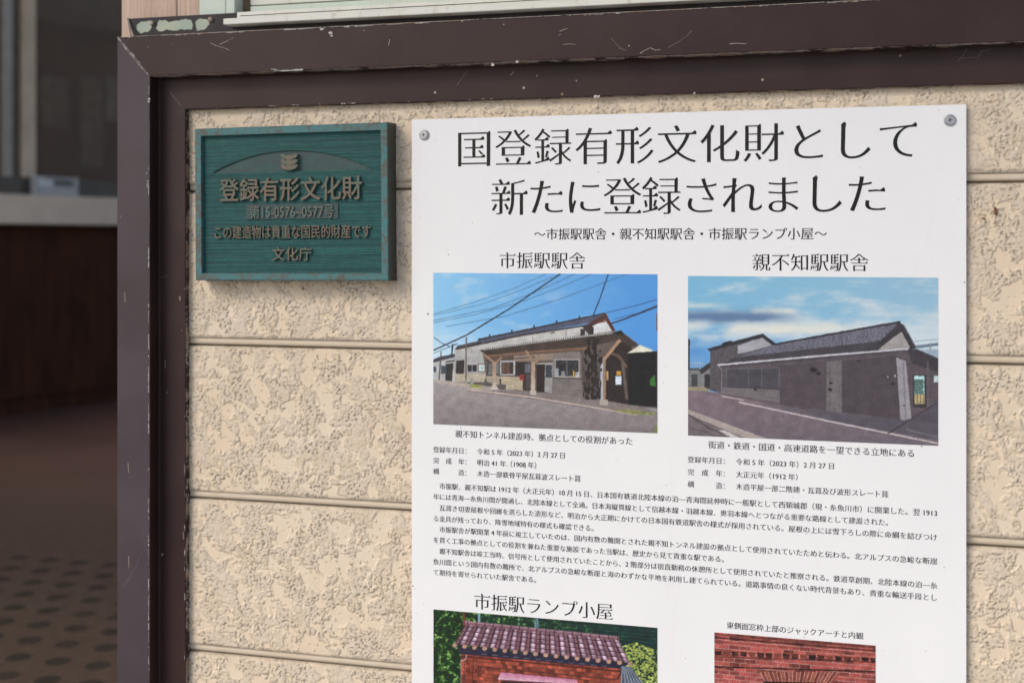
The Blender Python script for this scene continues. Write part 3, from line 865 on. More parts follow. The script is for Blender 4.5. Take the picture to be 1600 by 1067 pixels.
# --- first print: low timber station house with a porch under a blue sky
p = Print(58, 1305, 90, 100, 937, 988, 640, 440)
al = np.ones(p.x.shape, bool)
t = (p.x - 58) / 1247; s_ = (p.y - 95) / 480
c = lerp((132, 198, 240), (72, 150, 228), t * 1.1)
c = lerp(c, (205, 226, 240), sstep(.45, 1.15, s_ - .55 * t)[..., ]) if False else c * (1 - sstep(.35, 1.2, s_ - .6 * t)[..., None]) + np.array((208, 226, 240.)) * sstep(.35, 1.2, s_ - .6 * t)[..., None]
cl = sstep(.05, .5, fbm(p.x * .006, p.y * .012, 8, 4)) * sstep(1.0, .2, t) * .35
c = c * (1 - cl[..., None]) + 225 * cl[..., None]
p.a[:] = c / 255; p.sky = p.a.copy()
blue = (58, 96, 140)
for a_, w_ in (([(60, 322), (300, 255), (520, 180), (700, 97)], 3), ([(60, 330), (330, 270), (560, 190), (745, 112)], 3), ([(60, 358), (400, 290), (640, 200), (865, 97)], 3.5),
               ([(60, 370), (300, 325), (560, 255), (760, 180), (955, 97)], 3.5), ([(130, 392), (470, 335), (760, 245), (960, 170), (1142, 99)], 3.5)): p.line(a_, w_, blue, alpha=.8)
p.line([(60, 524), (250, 440), (500, 290), (782, 97)], 7, (38, 44, 60))
p.line([(960, 330), (1000, 225), (1042, 99)], 6, (45, 60, 90))
p.line([(1030, 316), (1160, 283), (1305, 242)], 4, (50, 75, 120))
p.line([(1070, 352), (1200, 318), (1305, 272)], 3, (50, 70, 110))
p.line([(1020, 385), (1090, 365), (1200, 322), (1305, 280)], 7, (52, 40, 52))
p.line([(60, 450), (110, 485), (160, 505)], 4, (60, 80, 100)); p.line([(60, 540), (200, 488)], 3, (70, 90, 110))
p.rect(1298, 320, 1306, 415, (120, 90, 90))
# ground first
p.fill([(58, 600), (320, 500), (1000, 420), (1300, 540), (1300, 860), (58, 720)], (96, 88, 86), nz=.3)
p.fill([(58, 680), (190, 700), (1305, 850), (1305, 992), (58, 945)], lambda x, y: lerp((156, 148, 148), (128, 119, 122), (y - 720) / 240), nz=.26, sc_=(.25, .5))
p.fill([(58, 680), (200, 703), (460, 745), (330, 745), (58, 700)], (172, 160, 150), nz=.1)
# left out-building
p.fill([(58, 585), (197, 555), (188, 702), (58, 685)], (176, 178, 180), nz=.12)
p.fill([(58, 575), (95, 560), (198, 540), (202, 558), (58, 592)], (66, 66, 80), nz=.3)
p.fill([(130, 600), (176, 595), (168, 698), (128, 692)], (58, 54, 55)); p.rect(104, 610, 134, 655, (70, 82, 95)); p.rect(60, 615, 76, 645, (66, 74, 86))
p.line([(130, 590), (190, 580)], 10, (96, 84, 80))
p.line([(105, 530), (92, 690)], 7, (86, 74, 66)); p.line([(172, 490), (166, 548)], 9, (52, 50, 52)); p.line([(180, 492), (200, 488)], 4, (50, 60, 70))
# main house: upper wall, roof
p.fill([(182, 512), (330, 484), (920, 384), (1062, 378), (1068, 430), (930, 470), (345, 545), (365, 668), (350, 700), (185, 702)], lambda x, y: lerp((188, 188, 184), (158, 158, 158), (y - 430) / 200), nz=.10, sc_=(.4, .04))
for y0 in range(515, 650, 14): p.line([(200, y0), (345, y0 - 14)], 1.6, (150, 150, 150), alpha=.5)
p.fill([(187, 650), (362, 655), (352, 702), (187, 700)], (178, 168, 148), nz=.3, sc_=(.12, .3))
mm, u, v = p.quad_uv([(318, 466), (1022, 318), (1046, 352), (300, 490)])
st = .5 + .5 * np.sin(u * 2 * np.pi * 62); rw = .5 + .5 * np.sin(v * 2 * np.pi * 5 + 1)
p.a[mm] = (np.array((56, 58, 78.)) + 52 * (st * .5 + rw * .5)[:, None] * np.array((1, 1.05, 1.2)) * (1 + .5 * fbm(u * 60, v * 6, 9, 3))[:, None]) / 255
p.line([(318, 464), (700, 388), (1026, 318)], 8, (48, 46, 54))
for k in range(5): p.rect(380 + 125 * k, 448 - 26 * k - 12, 388 + 125 * k, 448 - 26 * k, (50, 48, 54))
p.fill([(185, 515), (200, 498), (330, 470), (340, 488)], (70, 68, 78), nz=.2)
p.line([(190, 518), (560, 442), (930, 384)], 8, (58, 48, 46))
p.fill([(900, 395), (1024, 322), (1066, 418), (940, 440)], (70, 56, 56), nz=.2)
p.fill([(955, 388), (1034, 352), (1064, 420), (960, 440)], (204, 208, 210), nz=.06)
p.fill([(1018, 316), (1030, 320), (1080, 415), (1062, 418), (1022, 348), (930, 392), (925, 380), (1016, 336)], (92, 52, 46), nz=.3)
p.line([(980, 372), (1030, 362)], 6, (140, 60, 50))
p.rect(890, 405, 915, 445, (62, 58, 62)); p.rect(938, 395, 962, 440, (52, 48, 54))
p.line([(628, 448), (628, 480)], 3, (120, 120, 122)); p.line([(812, 415), (812, 450)], 3, (120, 120, 122))
p.line([(724, 430), (750, 424)], 6, (80, 70, 66))
# windows on the left face
p.fill([(192, 582), (240, 578), (236, 655), (190, 655)], (56, 50, 52), nz=.3); p.rect(258, 604, 310, 642, (52, 52, 58)); p.line([(258, 602), (310, 602)], 4, (200, 200, 200)); p.line([(284, 604), (284, 642)], 3, (190, 190, 190))
p.rect(318, 600, 358, 645, (86, 78, 70)); p.rect(322, 604, 355, 641, (196, 204, 200)); p.rect(332, 615, 347, 630, (120, 180, 190))
# porch: shaded wall behind the posts
p.fill([(352, 560), (1095, 470), (1025, 825), (740, 770), (570, 748), (362, 672)], (102, 90, 85), nz=.2, sc_=(.08, .2))
p.fill([(360, 540), (900, 480), (900, 545), (365, 590)], (92, 76, 68), nz=.25, sc_=(.02, .3))
p.fill([(520, 555), (885, 530), (885, 568), (520, 590)], (142, 126, 112), nz=.12)
p.line([(372, 556), (650, 532), (970, 512)], 12, (128, 96, 76)); p.line([(420, 580), (640, 560)], 5, (82, 66, 58))
p.fill([(372, 592), (442, 584), (442, 660), (368, 662)], (58, 56, 58))
for k in range(9): p.line([(376, 602 + 7 * k), (438, 596 + 7 * k)], 3.5, (150, 156, 156))
p.rect(442, 582, 528, 664, (168, 170, 172)); p.rect(450, 590, 518, 656, (66, 56, 52))
for k in range(4): p.line([(455, 605 + 13 * k), (495, 603 + 13 * k)], 5, (140, 100, 78))
p.rect(455, 592, 462, 655, (124, 90, 72)); p.rect(488, 592, 496, 655, (112, 84, 70))
p.rect(528, 588, 580, 664, (52, 46, 48), nz=.2)
p.line([(365, 664), (575, 670)], 7, (82, 72, 68))
p.fill([(440, 668), (572, 674), (572, 748), (440, 735)], (176, 162, 136), nz=.28, sc_=(.08, .25)); p.fill([(365, 668), (440, 668), (440, 720), (365, 700)], (160, 150, 130), nz=.25, sc_=(.08, .25))
p.fill([(574, 590), (648, 596), (640, 755), (570, 746)], (66, 54, 54), nz=.2); p.rect(584, 600, 614, 650, (96, 104, 112), nz=.5); p.rect(590, 660, 618, 735, (82, 72, 74))
p.rect(648, 602, 697, 758, (52, 42, 42), nz=.2); p.line([(646, 600), (740, 598)], 5, (190, 186, 180))
p.fill([(695, 602), (738, 600), (735, 766), (692, 756)], (146, 146, 144), nz=.05); p.rect(699, 606, 733, 676, (58, 66, 78), nz=.4)
p.fill([(738, 545), (890, 530), (900, 785), (738, 768)], (124, 116, 112), nz=.08)
p.rect(748, 572, 886, 676, (158, 152, 148)); p.rect(755, 580, 880, 668, (54, 54, 58), nz=.5, sc_=(.04, .05)); p.rect(812, 578, 820, 670, (96, 92, 92)); p.rect(748, 626, 770, 668, (150, 158, 166)); p.rect(785, 640, 806, 668, (120, 128, 136))
p.rect(848, 640, 858, 672, (208, 160, 70)); p.rect(864, 645, 870, 675, (210, 216, 220)); p.rect(874, 645, 880, 675, (200, 206, 212))
p.line([(738, 680), (900, 684)], 6, (70, 62, 60))
for k in range(6): p.line([(740, 694 + 14 * k), (898, 700 + 15 * k)], 2, (86, 82, 80))
# porch roof
p.fill([(324, 524), (1108, 414), (1130, 440), (1204, 495), (1165, 505), (1085, 470), (960, 500), (600, 530), (365, 552)], (72, 60, 55), nz=.3, sc_=(.03, .2))
p.line([(350, 520), (720, 470), (1085, 424)], 9, (168, 168, 166))
for k in range(58): p.line([(362 + 12.4 * k, 524 - 1.72 * k), (364 + 12.4 * k, 512 - 1.72 * k)], 4, (72, 66, 64), alpha=.7)
p.fill([(1060, 428), (1110, 414), (1128, 432), (1090, 440)], (44, 38, 40)); p.line([(1128, 436), (1200, 494)], 8, (100, 66, 56))
# dark passage and shed on the right
p.fill([(1028, 560), (1095, 470), (1165, 505), (1180, 540), (1152, 820), (1028, 830)], (52, 45, 44), nz=.4)
p.line([(1050, 535), (1100, 560), (1140, 620)], 16, (104, 82, 70)); p.line([(1118, 590), (1142, 800)], 16, (100, 86, 80))
p.rect(1086, 640, 1110, 664, (206, 150, 60)); p.rect(1080, 668, 1112, 716, (198, 214, 232), nz=.3); p.rect(1030, 640, 1042, 692, (190, 150, 80))
p.fill([(1150, 545), (1306, 530), (1306, 848), (1150, 834)], (36, 35, 37), nz=.25); p.fill([(1265, 690), (1290, 660), (1296, 725), (1265, 722)], (54, 120, 48)); p.line([(1155, 640), (1300, 640)], 2, (52, 52, 54))
p.line([(1150, 830), (1306, 845)], 5, (100, 100, 100)); p.line([(1300, 530), (1300, 840)], 4, (70, 68, 66))
p.fill([(1140, 542), (1212, 495), (1282, 524), (1268, 534)], (218, 218, 196), nz=.04); p.line([(1140, 542), (1306, 530)], 4, (80, 80, 76))
# porch floor and kerb
p.fill([(395, 742), (560, 748), (740, 768), (1000, 800), (1152, 828), (1240, 846), (1306, 868), (1180, 872), (900, 835), (600, 790), (400, 762)], (128, 118, 116), nz=.12)
p.line([(255, 742), (620, 786), (960, 842), (1190, 884)], 8, (184, 166, 156)); p.line([(255, 750), (620, 795), (960, 851)], 3, (110, 100, 98))
# posts and braces
for x0, x1, y0, y1 in ((400, 421, 588, 745), (618, 641, 588, 772)):
    p.fill([(x0, y0), (x1, y0), (x1 - 1, y1), (x0 - 2, y1)], lambda x, y: lerp((168, 138, 116), (188, 176, 158), (y - 640) / 100), nz=.15, sc_=(.3, .05)); p.rect(x0 - 6, y1 - 22, x1 + 5, y1, (186, 178, 164))
for a_, w_ in (([(348, 544), (408, 592)], 11), (([(452, 562), (416, 598)]), 10), ([(588, 526), (630, 586)], 12), ([(688, 546), (640, 594)], 10)): p.line(a_, w_, (160, 126, 102))
p.line([(1106, 466), (1014, 582)], 17, (172, 134, 106)); p.rect(1012, 578, 1028, 828, (150, 122, 100), nz=.15); p.rect(998, 580, 1013, 828, (172, 178, 190), nz=.05); p.rect(994, 800, 1040, 832, (170, 160, 148))
# creeper
mk = p.mask([(930, 450), (985, 445), (1010, 560), (1000, 800), (900, 800), (905, 560)])
n1 = fbm(p.x * .05, p.y * .025, 21, 4); cx = np.abs(p.x - 960) / 55
lf = mk & (n1 > -.22 + .35 * cx)
p.a[lf] = (np.array((46, 40, 38.)) * (1 + .5 * fbm(p.x[lf] * .2, p.y[lf] * .1, 5, 2))[:, None]) / 255
for k in range(40):
    xx = 905 + 2.3 * k; p.line([(xx, 560 + (k * 37) % 160), (xx + (k * 13) % 17 - 8, 690 + (k * 53) % 110)], 2.2, (58, 50, 46))
# small things
p.fill([(262, 728), (290, 712), (340, 722), (342, 735)], (142, 152, 66), nz=.4); p.rect(553, 660, 576, 692, (150, 52, 50)); p.rect(434, 714, 476, 742, (92, 90, 88)); p.rect(440, 685, 450, 716, (70, 66, 60))
p.line([(250, 452), (248, 712)], 8, (104, 92, 82)); p.rect(238, 690, 258, 712, (150, 140, 130)); p.rect(272, 680, 292, 712, (150, 160, 150), nz=.4)
p.fill([(1050, 856), (1150, 852), (1300, 872), (1300, 888), (1180, 884)], (130, 136, 78), nz=.5, sc_=(.05, .2), alpha=.8); p.rect(1290, 945, 1306, 985, (120, 132, 60), nz=.5)
hang(p.done(), 677, 1027.2, 426.3, 662.5, 'printed photo of a low timber station house with a porch under a blue sky')

# --- second print: tiled station house in shade beside a sloping road
p = Print(43, 1202, 88, 96, 822, 866, 640, 410)
t = (p.x - 43) / 1159; s_ = (p.y - 90) / 420
c = lerp((112, 180, 218), (138, 184, 212), t)
c = c * (1 - sstep(.2, .9, s_ * .9)[..., None]) + lerp((84, 150, 216), (176, 206, 224), t * 1.1) * sstep(.2, .9, s_ * .9)[..., None]
w1 = fbm(p.x * .0035, p.y * .012, 12, 5, .6)
hz = sstep(-.12, .5, w1 + .35 * sstep(.2, .6, s_) - .25 * np.abs(s_ - .55) + .12 * t)
c = c * (1 - .75 * hz[..., None]) + np.array((204, 214, 218.)) * .75 * hz[..., None]
def band(y, cy, hh): return np.exp(-((y - cy) / hh) ** 2)
w2 = fbm(p.x * .006, p.y * .02, 22, 4)
dk = np.clip(band(p.y, 276 + 12 * w2, 26) * sstep(640, 360, p.x) * 1.1 + .2 * w2 * band(p.y, 280, 50) * sstep(600, 300, p.x), 0, 1)
c = c * (1 - dk[..., None]) + np.array((92, 124, 166.)) * dk[..., None]
br = np.clip(band(p.y, 330 + 14 * w2, 24) * sstep(190, 300, p.x) * sstep(1000, 600, p.x) * (1 + w2), 0, 1) * .8 + .7 * band(p.y, 250, 14) * sstep(330, 400, p.x) * sstep(620, 500, p.x) * (1 + w2)
br = np.clip(br + .6 * band(p.y, 225, 12) * sstep(300, 100, p.x) + .5 * band(p.y, 315, 12) * sstep(200, 60, p.x), 0, 1)
c = c * (1 - br[..., None]) + np.array((224, 222, 208.)) * br[..., None]
lb = sstep(360, 430, p.y) * sstep(560, 200, p.x)
c = c * (1 - .7 * lb[..., None]) + np.array((66, 142, 214.)) * .7 * lb[..., None]
p.a[:] = c / 255; p.sky = p.a.copy()
# road
p.fill([(40, 605), (300, 640), (1202, 740), (1202, 870), (40, 825)], lambda x, y: lerp((126, 108, 117), (108, 98, 107), (y - 640) / 200), nz=.16, sc_=(.25, .45))
# far left sheds, bridge rail, pole
p.fill([(43, 520), (100, 516), (150, 488), (152, 612), (43, 602)], (120, 122, 126), nz=.2); p.fill([(95, 522), (150, 485), (160, 505), (110, 540)], (62, 58, 62)); p.rect(60, 540, 90, 596, (70, 72, 74)); p.rect(43, 512, 100, 522, (70, 74, 80)); p.rect(124, 540, 180, 604, (52, 50, 54), nz=.3)
p.line([(43, 488), (125, 490)], 3, (180, 190, 200)); p.line([(43, 500), (125, 500)], 2, (180, 190, 200)); p.line([(48, 380), (48, 515)], 8, (40, 42, 50)); p.rect(43, 384, 54, 410, (50, 50, 56))
for k in range(6): p.line([(60 + 12 * k, 488), (60 + 12 * k, 514)], 2, (120, 130, 140))
p.fill([(43, 598), (130, 600), (150, 618), (43, 612)], (150, 140, 110), nz=.3)
# two-storey wing
p.fill([(152, 430), (290, 396), (420, 372), (470, 405), (300, 470), (205, 505), (205, 628), (148, 612)], (88, 84, 90), nz=.22, sc_=(.12, .03))
p.fill([(283, 410), (400, 368), (462, 402), (330, 438), (283, 446)], (158, 158, 168), nz=.05)
p.fill([(136, 424), (290, 382), (402, 353), (468, 402), (448, 408), (400, 372), (290, 400), (150, 434)], (52, 52, 62), nz=.3)
p.line([(210, 402), (255, 390)], 10, (40, 38, 42))
# main roof
mm, u, v = p.quad_uv([(455, 404), (1028, 302), (950, 388), (270, 466)])
tl = np.abs(((u * 46) % 1) - .5) * 2; rv = (v * 9) % 1
p.a[mm] = (np.array((84, 84, 97.)) + (74 * tl * (1 - rv) + 70 * fbm(u * 70, v * 22, 4, 2))[:, None] * np.array((1, 1.03, 1.12))) / 255
p.line([(455, 404), (740, 352), (1032, 300)], 9, (54, 52, 60)); p.rect(1018, 296, 1034, 316, (48, 46, 54))
p.fill([(270, 464), (950, 386), (935, 404), (935, 430), (190, 500)], (70, 66, 74), nz=.15)
p.fill([(930, 400), (1028, 304), (1046, 312), (1085, 424), (930, 430)], (66, 61, 68), nz=.2)
p.fill([(933, 428), (1038, 340), (1078, 418)], (156, 150, 150), nz=.08)
p.fill([(1030, 302), (1046, 312), (1108, 420), (1080, 424), (1040, 345), (958, 398), (930, 404), (950, 386), (1030, 326)], (60, 55, 62), nz=.2)
p.line([(1048, 314), (1104, 418)], 5, (96, 92, 100))
p.line([(1100, 415), (1202, 400)], 14, (104, 120, 140)); p.line([(1095, 388), (1202, 378)], 2, (90, 110, 140)); p.rect(1164, 404, 1170, 455, (140, 150, 160)); p.rect(1110, 425, 1202, 462, (150, 170, 190))
# shaded walls
p.fill([(186, 500), (1064, 422), (1202, 465), (1202, 770), (1080, 752), (600, 700), (205, 632)], (90, 80, 87), nz=.10, sc_=(.06, .06))
p.fill([(1064, 422), (1108, 424), (1202, 466), (1202, 530), (1085, 490)], (66, 60, 68), nz=.2)
p.line([(186, 498), (640, 458), (1070, 422)], 8, (190, 190, 200)); p.line([(190, 508), (1020, 436)], 5, (66, 60, 66))
p.line([(190, 500), (208, 520), (206, 630)], 4, (130, 128, 134))
p.fill([(230, 516), (480, 510), (480, 606), (230, 596)], (76, 73, 82), nz=.08); 
for x_ in (230, 335, 398, 480): p.line([(x_, 514), (x_, 604)], 4, (104, 98, 106))
p.line([(230, 596), (480, 606)], 5, (70, 64, 70)); p.line([(230, 516), (480, 510)], 4, (104, 98, 104))
p.fill([(206, 600), (482, 612), (482, 672), (206, 628)], (114, 107, 110), nz=.1)
for k in range(14): p.line([(206, 514 + 13 * k), (1020, 446 + 21 * k)], 1.6, (78, 70, 78), alpha=.35)
p.fill([(484, 500), (700, 480), (700, 705), (484, 675)], (83, 74, 81), nz=.1)
p.fill([(770, 478), (1018, 455), (1030, 745), (770, 712)], (80, 71, 78), nz=.1)
p.fill([(700, 482), (768, 476), (770, 716), (698, 706)], (112, 104, 108), nz=.08); p.line([(714, 500), (714, 690)], 3, (90, 84, 90))
p.fill([(1015, 462), (1058, 478), (1083, 742), (1034, 754)], (148, 144, 154), nz=.05); p.line([(1046, 480), (1058, 740)], 8, (130, 124, 134))
p.fill([(1090, 540), (1150, 540), (1150, 690), (1090, 690)], (60, 56, 62)); p.rect(1095, 545, 1140, 630, (156, 196, 200), nz=.6, sc_=(.06, .06)); p.rect(1095, 560, 1136, 630, (60, 90, 84), nz=.7, alpha=.75); p.rect(1095, 630, 1142, 675, (176, 160, 110), nz=.3)
for k in range(4): p.line([(1095 + 14 * k, 630), (1095 + 14 * k, 676)], 2.5, (70, 66, 66))
p.rect(1182, 545, 1202, 575, (180, 200, 200)); p.rect(1150, 480, 1160, 690, (96, 90, 98)); p.rect(975, 545, 980, 556, (160, 160, 170)); p.rect(1006, 540, 1012, 552, (190, 190, 196))
# mould specks on the shaded wall
rb_ = random.Random(9)
for k in range(130):
    rx, ry = rb_.uniform(490, 1060), rb_.uniform(455, 740)
    p.rect(rx, ry, rx + 2 + 6 * rb_.random() ** 2, ry + 2 + 5 * rb_.random() ** 2, (58, 50, 54), alpha=rb_.uniform(.3, .9))
for x_, y_, r_ in ((640, 520, 16), (662, 536, 12), (716, 610, 10), (845, 480, 8), (720, 580, 8), (366, 610, 7), (1000, 582, 9)): p.fill([(x_ + r_ * math.cos(a), y_ + .7 * r_ * math.sin(a)) for a in np.linspace(0, 6.28, 9)], (46, 40, 42))
# shadow on the road, lines, kerbs
p.fill([(600, 702), (1080, 752), (1202, 668), (1202, 838), (980, 800), (700, 748)], (84, 79, 92), nz=.1, alpha=.85)
p.fill([(360, 662), (600, 700), (760, 752), (560, 718)], (92, 86, 96), nz=.1, alpha=.7)
p.line([(205, 640), (310, 658)], 5, (180, 172, 172)); p.line([(290, 668), (700, 752), (1202, 854)], 6, (194, 186, 186)); p.line([(975, 812), (1202, 665)], 4, (52, 46, 54)); p.line([(1060, 790), (1202, 828)], 3, (140, 134, 142))
p.fill([(43, 700), (440, 842), (330, 838), (43, 722)], (164, 152, 148), nz=.1); p.fill([(43, 722), (330, 838), (43, 826)], (112, 103, 107), nz=.16, sc_=(.2, .4)); p.line([(43, 724), (150, 790), (330, 840)], 6, (74, 66, 70))
p.fill([(190, 798), (220, 796), (300, 832), (262, 834)], (200, 192, 192), nz=.1); p.line([(60, 790), (120, 800), (180, 826)], 3, (70, 62, 66))
hang(p.done(), 1075, 1466, 431.2, 680.2, 'printed photo of a tiled station house in shade beside a sloping road')

# --- third print: little brick lamp hut with a red tiled roof among trees
p = Print(136, 1407, 186, 290, 1054, 1196, 640, 470)
n1 = fbm(p.x * .024, p.y * .030, 41, 5, .7); n2 = fbm(p.x * .07, p.y * .08, 45, 3)
t = (p.x - 136) / 1271
c = lerp((22, 52, 24), (18, 50, 48), t * 1.3)
lf = sstep(-.05, .35, n1 + .3 * n2) * np.clip(1.15 - 1.1 * t, .15, 1)
c = c * (1 - lf[..., None]) + np.array((96, 146, 66.)) * lf[..., None]
l2 = sstep(.2, .5, n1 + .5 * n2) * sstep(.8, .3, t)
c = c * (1 - .7 * l2[..., None]) + np.array((176, 204, 112.)) * .7 * l2[..., None]
p.a[:] = c / 255
for k in range(6): p.line([(420, 225 + 16 * k), (800, 262 + 17 * k), (1407, 312 + 22 * k)], 2, (90, 120, 130), alpha=.5)
p.line([(405, 206), (407, 262)], 14, (120, 160, 190)); p.line([(735, 236), (736, 300)], 22, (120, 165, 190), alpha=.7); p.line([(728, 238), (745, 300)], 3, (60, 80, 100))
p.rect(313, 203, 323, 280, (130, 52, 40))
mk = p.mask([(1200, 400), (1290, 372), (1407, 420), (1407, 1000), (1240, 1000)]) & (n1 + .6 * n2 > -.12)
p.a[mk] = (np.array((142, 158, 74.)) * (.9 + .9 * n2[mk] + .7 * n1[mk])[:, None]) / 255
# walls
p.sat = .84; p.tex = .42
mm, u, v = p.quad_uv([(300, 432), (1218, 520), (1218, 1150), (300, 1060)])
def bricks(u, v, nu, nv, seed, base=(150, 70, 50), mort=(84, 66, 60), mj=.10):
    r_ = np.floor(v * nv); uu = u * nu + .5 * (r_ % 2)
    b = np.floor(uu); fu, fv = uu - b, v * nv - r_
    h = h2(b, r_, seed) / 65536
    col = np.array(base, float) * (.66 + .62 * h)[:, None] * np.array((1, .9, .9)) + np.array((20., 10, 8)) * (h2(b, r_, seed + 9) / 65536)[:, None]
    j = (fu < mj * .5) | (fv < mj * 1.4)
    col[j] = np.array(mort, float)
    return col * (1 + .18 * fbm(u * nu * 3, v * nv * 3, seed, 3))[:, None]
p.a[mm] = bricks(u, v, 34, 30, 5) / 255
for q in ([(330, 470), (375, 474), (372, 1000), (330, 1000)],): p.fill(q, (120, 46, 34), alpha=.35, nz=.2)
p.line([(372, 478), (368, 640)], 5, (70, 40, 34)); p.line([(380, 512), (700, 540), (1180, 585)], 6, (92, 44, 36), alpha=.8); p.line([(300, 452), (1215, 537)], 10, (84, 40, 34), alpha=.8)
p.line([(300, 470), (298, 1000)], 5, (140, 120, 120)); p.line([(336, 408), (330, 470), (300, 478)], 4, (200, 196, 196)); p.line([(320, 480), (318, 640)], 4, (70, 60, 60))
p.fill([(272, 394), (1252, 488), (1220, 524), (296, 440)], (46, 43, 64), nz=.3, sc_=(.05, .2))
p.line([(1190, 580), (1220, 510)], 8, (60, 40, 44))
for k in range(12): p.line([(420 + 62 * k, 440 + 6 * k), (450 + 62 * k, 443 + 6 * k)], 2.5, (150, 150, 160), alpha=.8)
# side roof on the right
mm, u, v = p.quad_uv([(1212, 506), (1262, 512), (1340, 620), (1205, 610)])
p.a[mm] = (np.array((64, 74, 92.)) + 70 * (.5 + .5 * np.sin(u * 40))[:, None]) / 255
# tiles
mm, u, v = p.quad_uv([(332, 262), (1192, 350), (1258, 492), (262, 386)])
uu = u * 17; fu = uu - np.floor(uu); vv = v * 5; fv = vv - np.floor(vv)
roll = np.sin(np.pi * np.clip((fu - .0) / .42, 0, 1)) * (fu < .42)
pan = (fu >= .42) * np.sin(np.pi * (fu - .42) / .58)
tn = (.65 + .7 * h2(np.floor(uu), np.floor(vv), 3) / 65536)
col = np.array((84, 56, 66.)) + roll[:, None] * np.array((50, 34, 38.)) + (tn * pan * (.35 + .65 * (1 - fv)))[:, None] * np.array((138, 132, 148.))
col *= (1 - .55 * sstep(.80, .98, fv) - .45 * sstep(.10, .0, np.abs(fu - .43)))[:, None]
col *= (1 + .2 * fbm(u * 30, v * 14, 6, 3))[:, None]
p.a[mm] = np.clip(col, 0, 255) / 255
for k in range(18):
    a_ = k / 17; p.fill([(262 + 996 * a_ + 14 * math.cos(b_), 392 + 103 * a_ + 12 * math.sin(b_)) for b_ in np.linspace(0, 6.28, 10)], (182, 140, 120))
p.line([(322, 262), (1196, 350)], 22, (124, 86, 98), nz=.2); p.line([(322, 257), (1196, 345)], 6, (160, 126, 140))
for k in range(18): p.line([(340 + 50 * k, 254 + 5.1 * k), (338 + 50 * k, 276 + 5.1 * k)], 5, (70, 44, 54))
# awning
p.fill([(532, 543), (962, 585), (972, 612), (514, 586)], lambda x, y: lerp((188, 108, 142), (220, 176, 196), (y - 545 - (x - 532) * .09) / 40), nz=.08); p.line([(514, 586), (972, 612)], 4, (120, 70, 84)); p.fill([(530, 592), (955, 612), (955, 1000), (530, 1000)], (58, 44, 44), nz=.2)
hang(p.done(), 677.2, 1027.2, 951.5, 1190, 'printed photo of a small brick hut with a glossy tiled roof among trees')

# --- fourth print: brick wall with a jack arch
p = Print(166, 913, 258, 318, 859, 942, 440, 400)
p.sat = .74; p.tex = .36
mm, u, v = p.quad_uv([(160, 250), (920, 312), (920, 946), (160, 862)])
p.a[mm] = bricks(u, v, 15, 31, 15, (158, 70, 66), (186, 146, 134), .09) / 255
ln = lambda x: 0.081 * (x - 166)
for y0, w_, cc, al_ in ((268, 12, (92, 42, 34), .6), (282, 8, (60, 32, 28), .8), (300, 5, (110, 50, 42), .6)): p.line([(160, y0 + ln(160)), (920, y0 + ln(920))], w_, cc, alpha=al_)
for k in range(19):
    x0 = 168 + 40 * k
    p.fill([(x0, 342 + .045 * (x0 - 166)), (x0 + 34, 344 + .045 * (x0 - 166)), (x0 + 30, 366 + .045 * (x0 - 166)), (x0 + 4, 364 + .045 * (x0 - 166))], ((64, 30, 28), (128, 60, 48), (48, 28, 28))[k % 3], nz=.5)
p.line([(160, 372), (920, 396)], 6, (70, 34, 30), alpha=.7); p.line([(160, 418), (920, 440)], 7, (58, 32, 30)); p.line([(160, 342), (920, 372)], 4, (196, 90, 60), alpha=.6)
n1 = fbm(p.x * .02, p.y * .05, 61, 4)
mk = (n1 > .12) & (p.y < 440 + ln(p.x)); p.a[mk] = p.a[mk] * .6 + np.array((172, 78, 56.)) / 255 * .4
p.fill([(384, 440), (742, 452), (690, 520), (420, 512)], (150, 66, 54))
for k in range(20):
    xt = 384 + 358 * k / 19; xb = 420 + 270 * k / 19
    p.fill([(xt, 442), (xt + 17, 443), (xb + 13, 512), (xb, 511)], ((138, 60, 52), (150, 68, 56), (126, 52, 46), (160, 78, 58))[(k * 7) % 4], nz=.3); p.line([(xt, 440), (xb, 514)], 2.5, (196, 160, 140))
p.fill([(398, 486), (680, 492), (680, 960), (398, 960)], (44, 30, 30), nz=.2)
hang(p.done(), 1116.2, 1368.2, 987.3, 1190, 'printed photo of a brick wall with a jack arch over an opening')

# ---- screws with dished washers
M['steel'] = simple('dull_steel', (0.42, 0.42, 0.43), .38, .15, 200, metal=.7)
M['steel_dark'] = simple('dark_steel', (0.10, 0.10, 0.105), .5, .15, 200, metal=.5)
def screw(x, y, rot, scale=1.0):
    X, Z = wall(x, y, YB)
    k = scale
    wsh = obj('washer', MB().lathe([(.0046 * k, YB - .0012), (.0052 * k, YB - .0021), (.0062 * k, YB - .0023), (.0070 * k, YB - .0017), (.0074 * k, YB - .0004), (.0074 * k, YB + .0002)], X, Z, 40), M['steel'], pb, smooth=True)
    # head: disc with a cross recess
    hd = MB(); rr_ = .0050 * k; yf = YB - .0030
    disc = [(X + rr_ * math.cos(a), Z + rr_ * math.sin(a)) for a in np.linspace(0, 2 * math.pi, 32, endpoint=False)]
    a_, b_ = .0006 * k, .0025 * k
    cr = [(a_, a_), (a_ * .75, b_), (-a_ * .75, b_), (-a_, a_), (-b_, a_ * .75), (-b_, -a_ * .75), (-a_, -a_), (-a_ * .75, -b_), (a_ * .75, -b_), (a_, -a_), (b_, -a_ * .75), (b_, a_ * .75)]
    ca, sa = math.cos(rot), math.sin(rot)
    cr = [(X + q[0] * ca - q[1] * sa, Z + q[0] * sa + q[1] * ca) for q in cr]
    hd.extr([disc, cr], yf, yf + .0016)
    h_ = obj('screw', hd, M['steel'], pb)
    fl_ = MB().extr([cr], yf + .0015, None)
    obj('cross_recess', fl_, M['steel_dark'], h_)
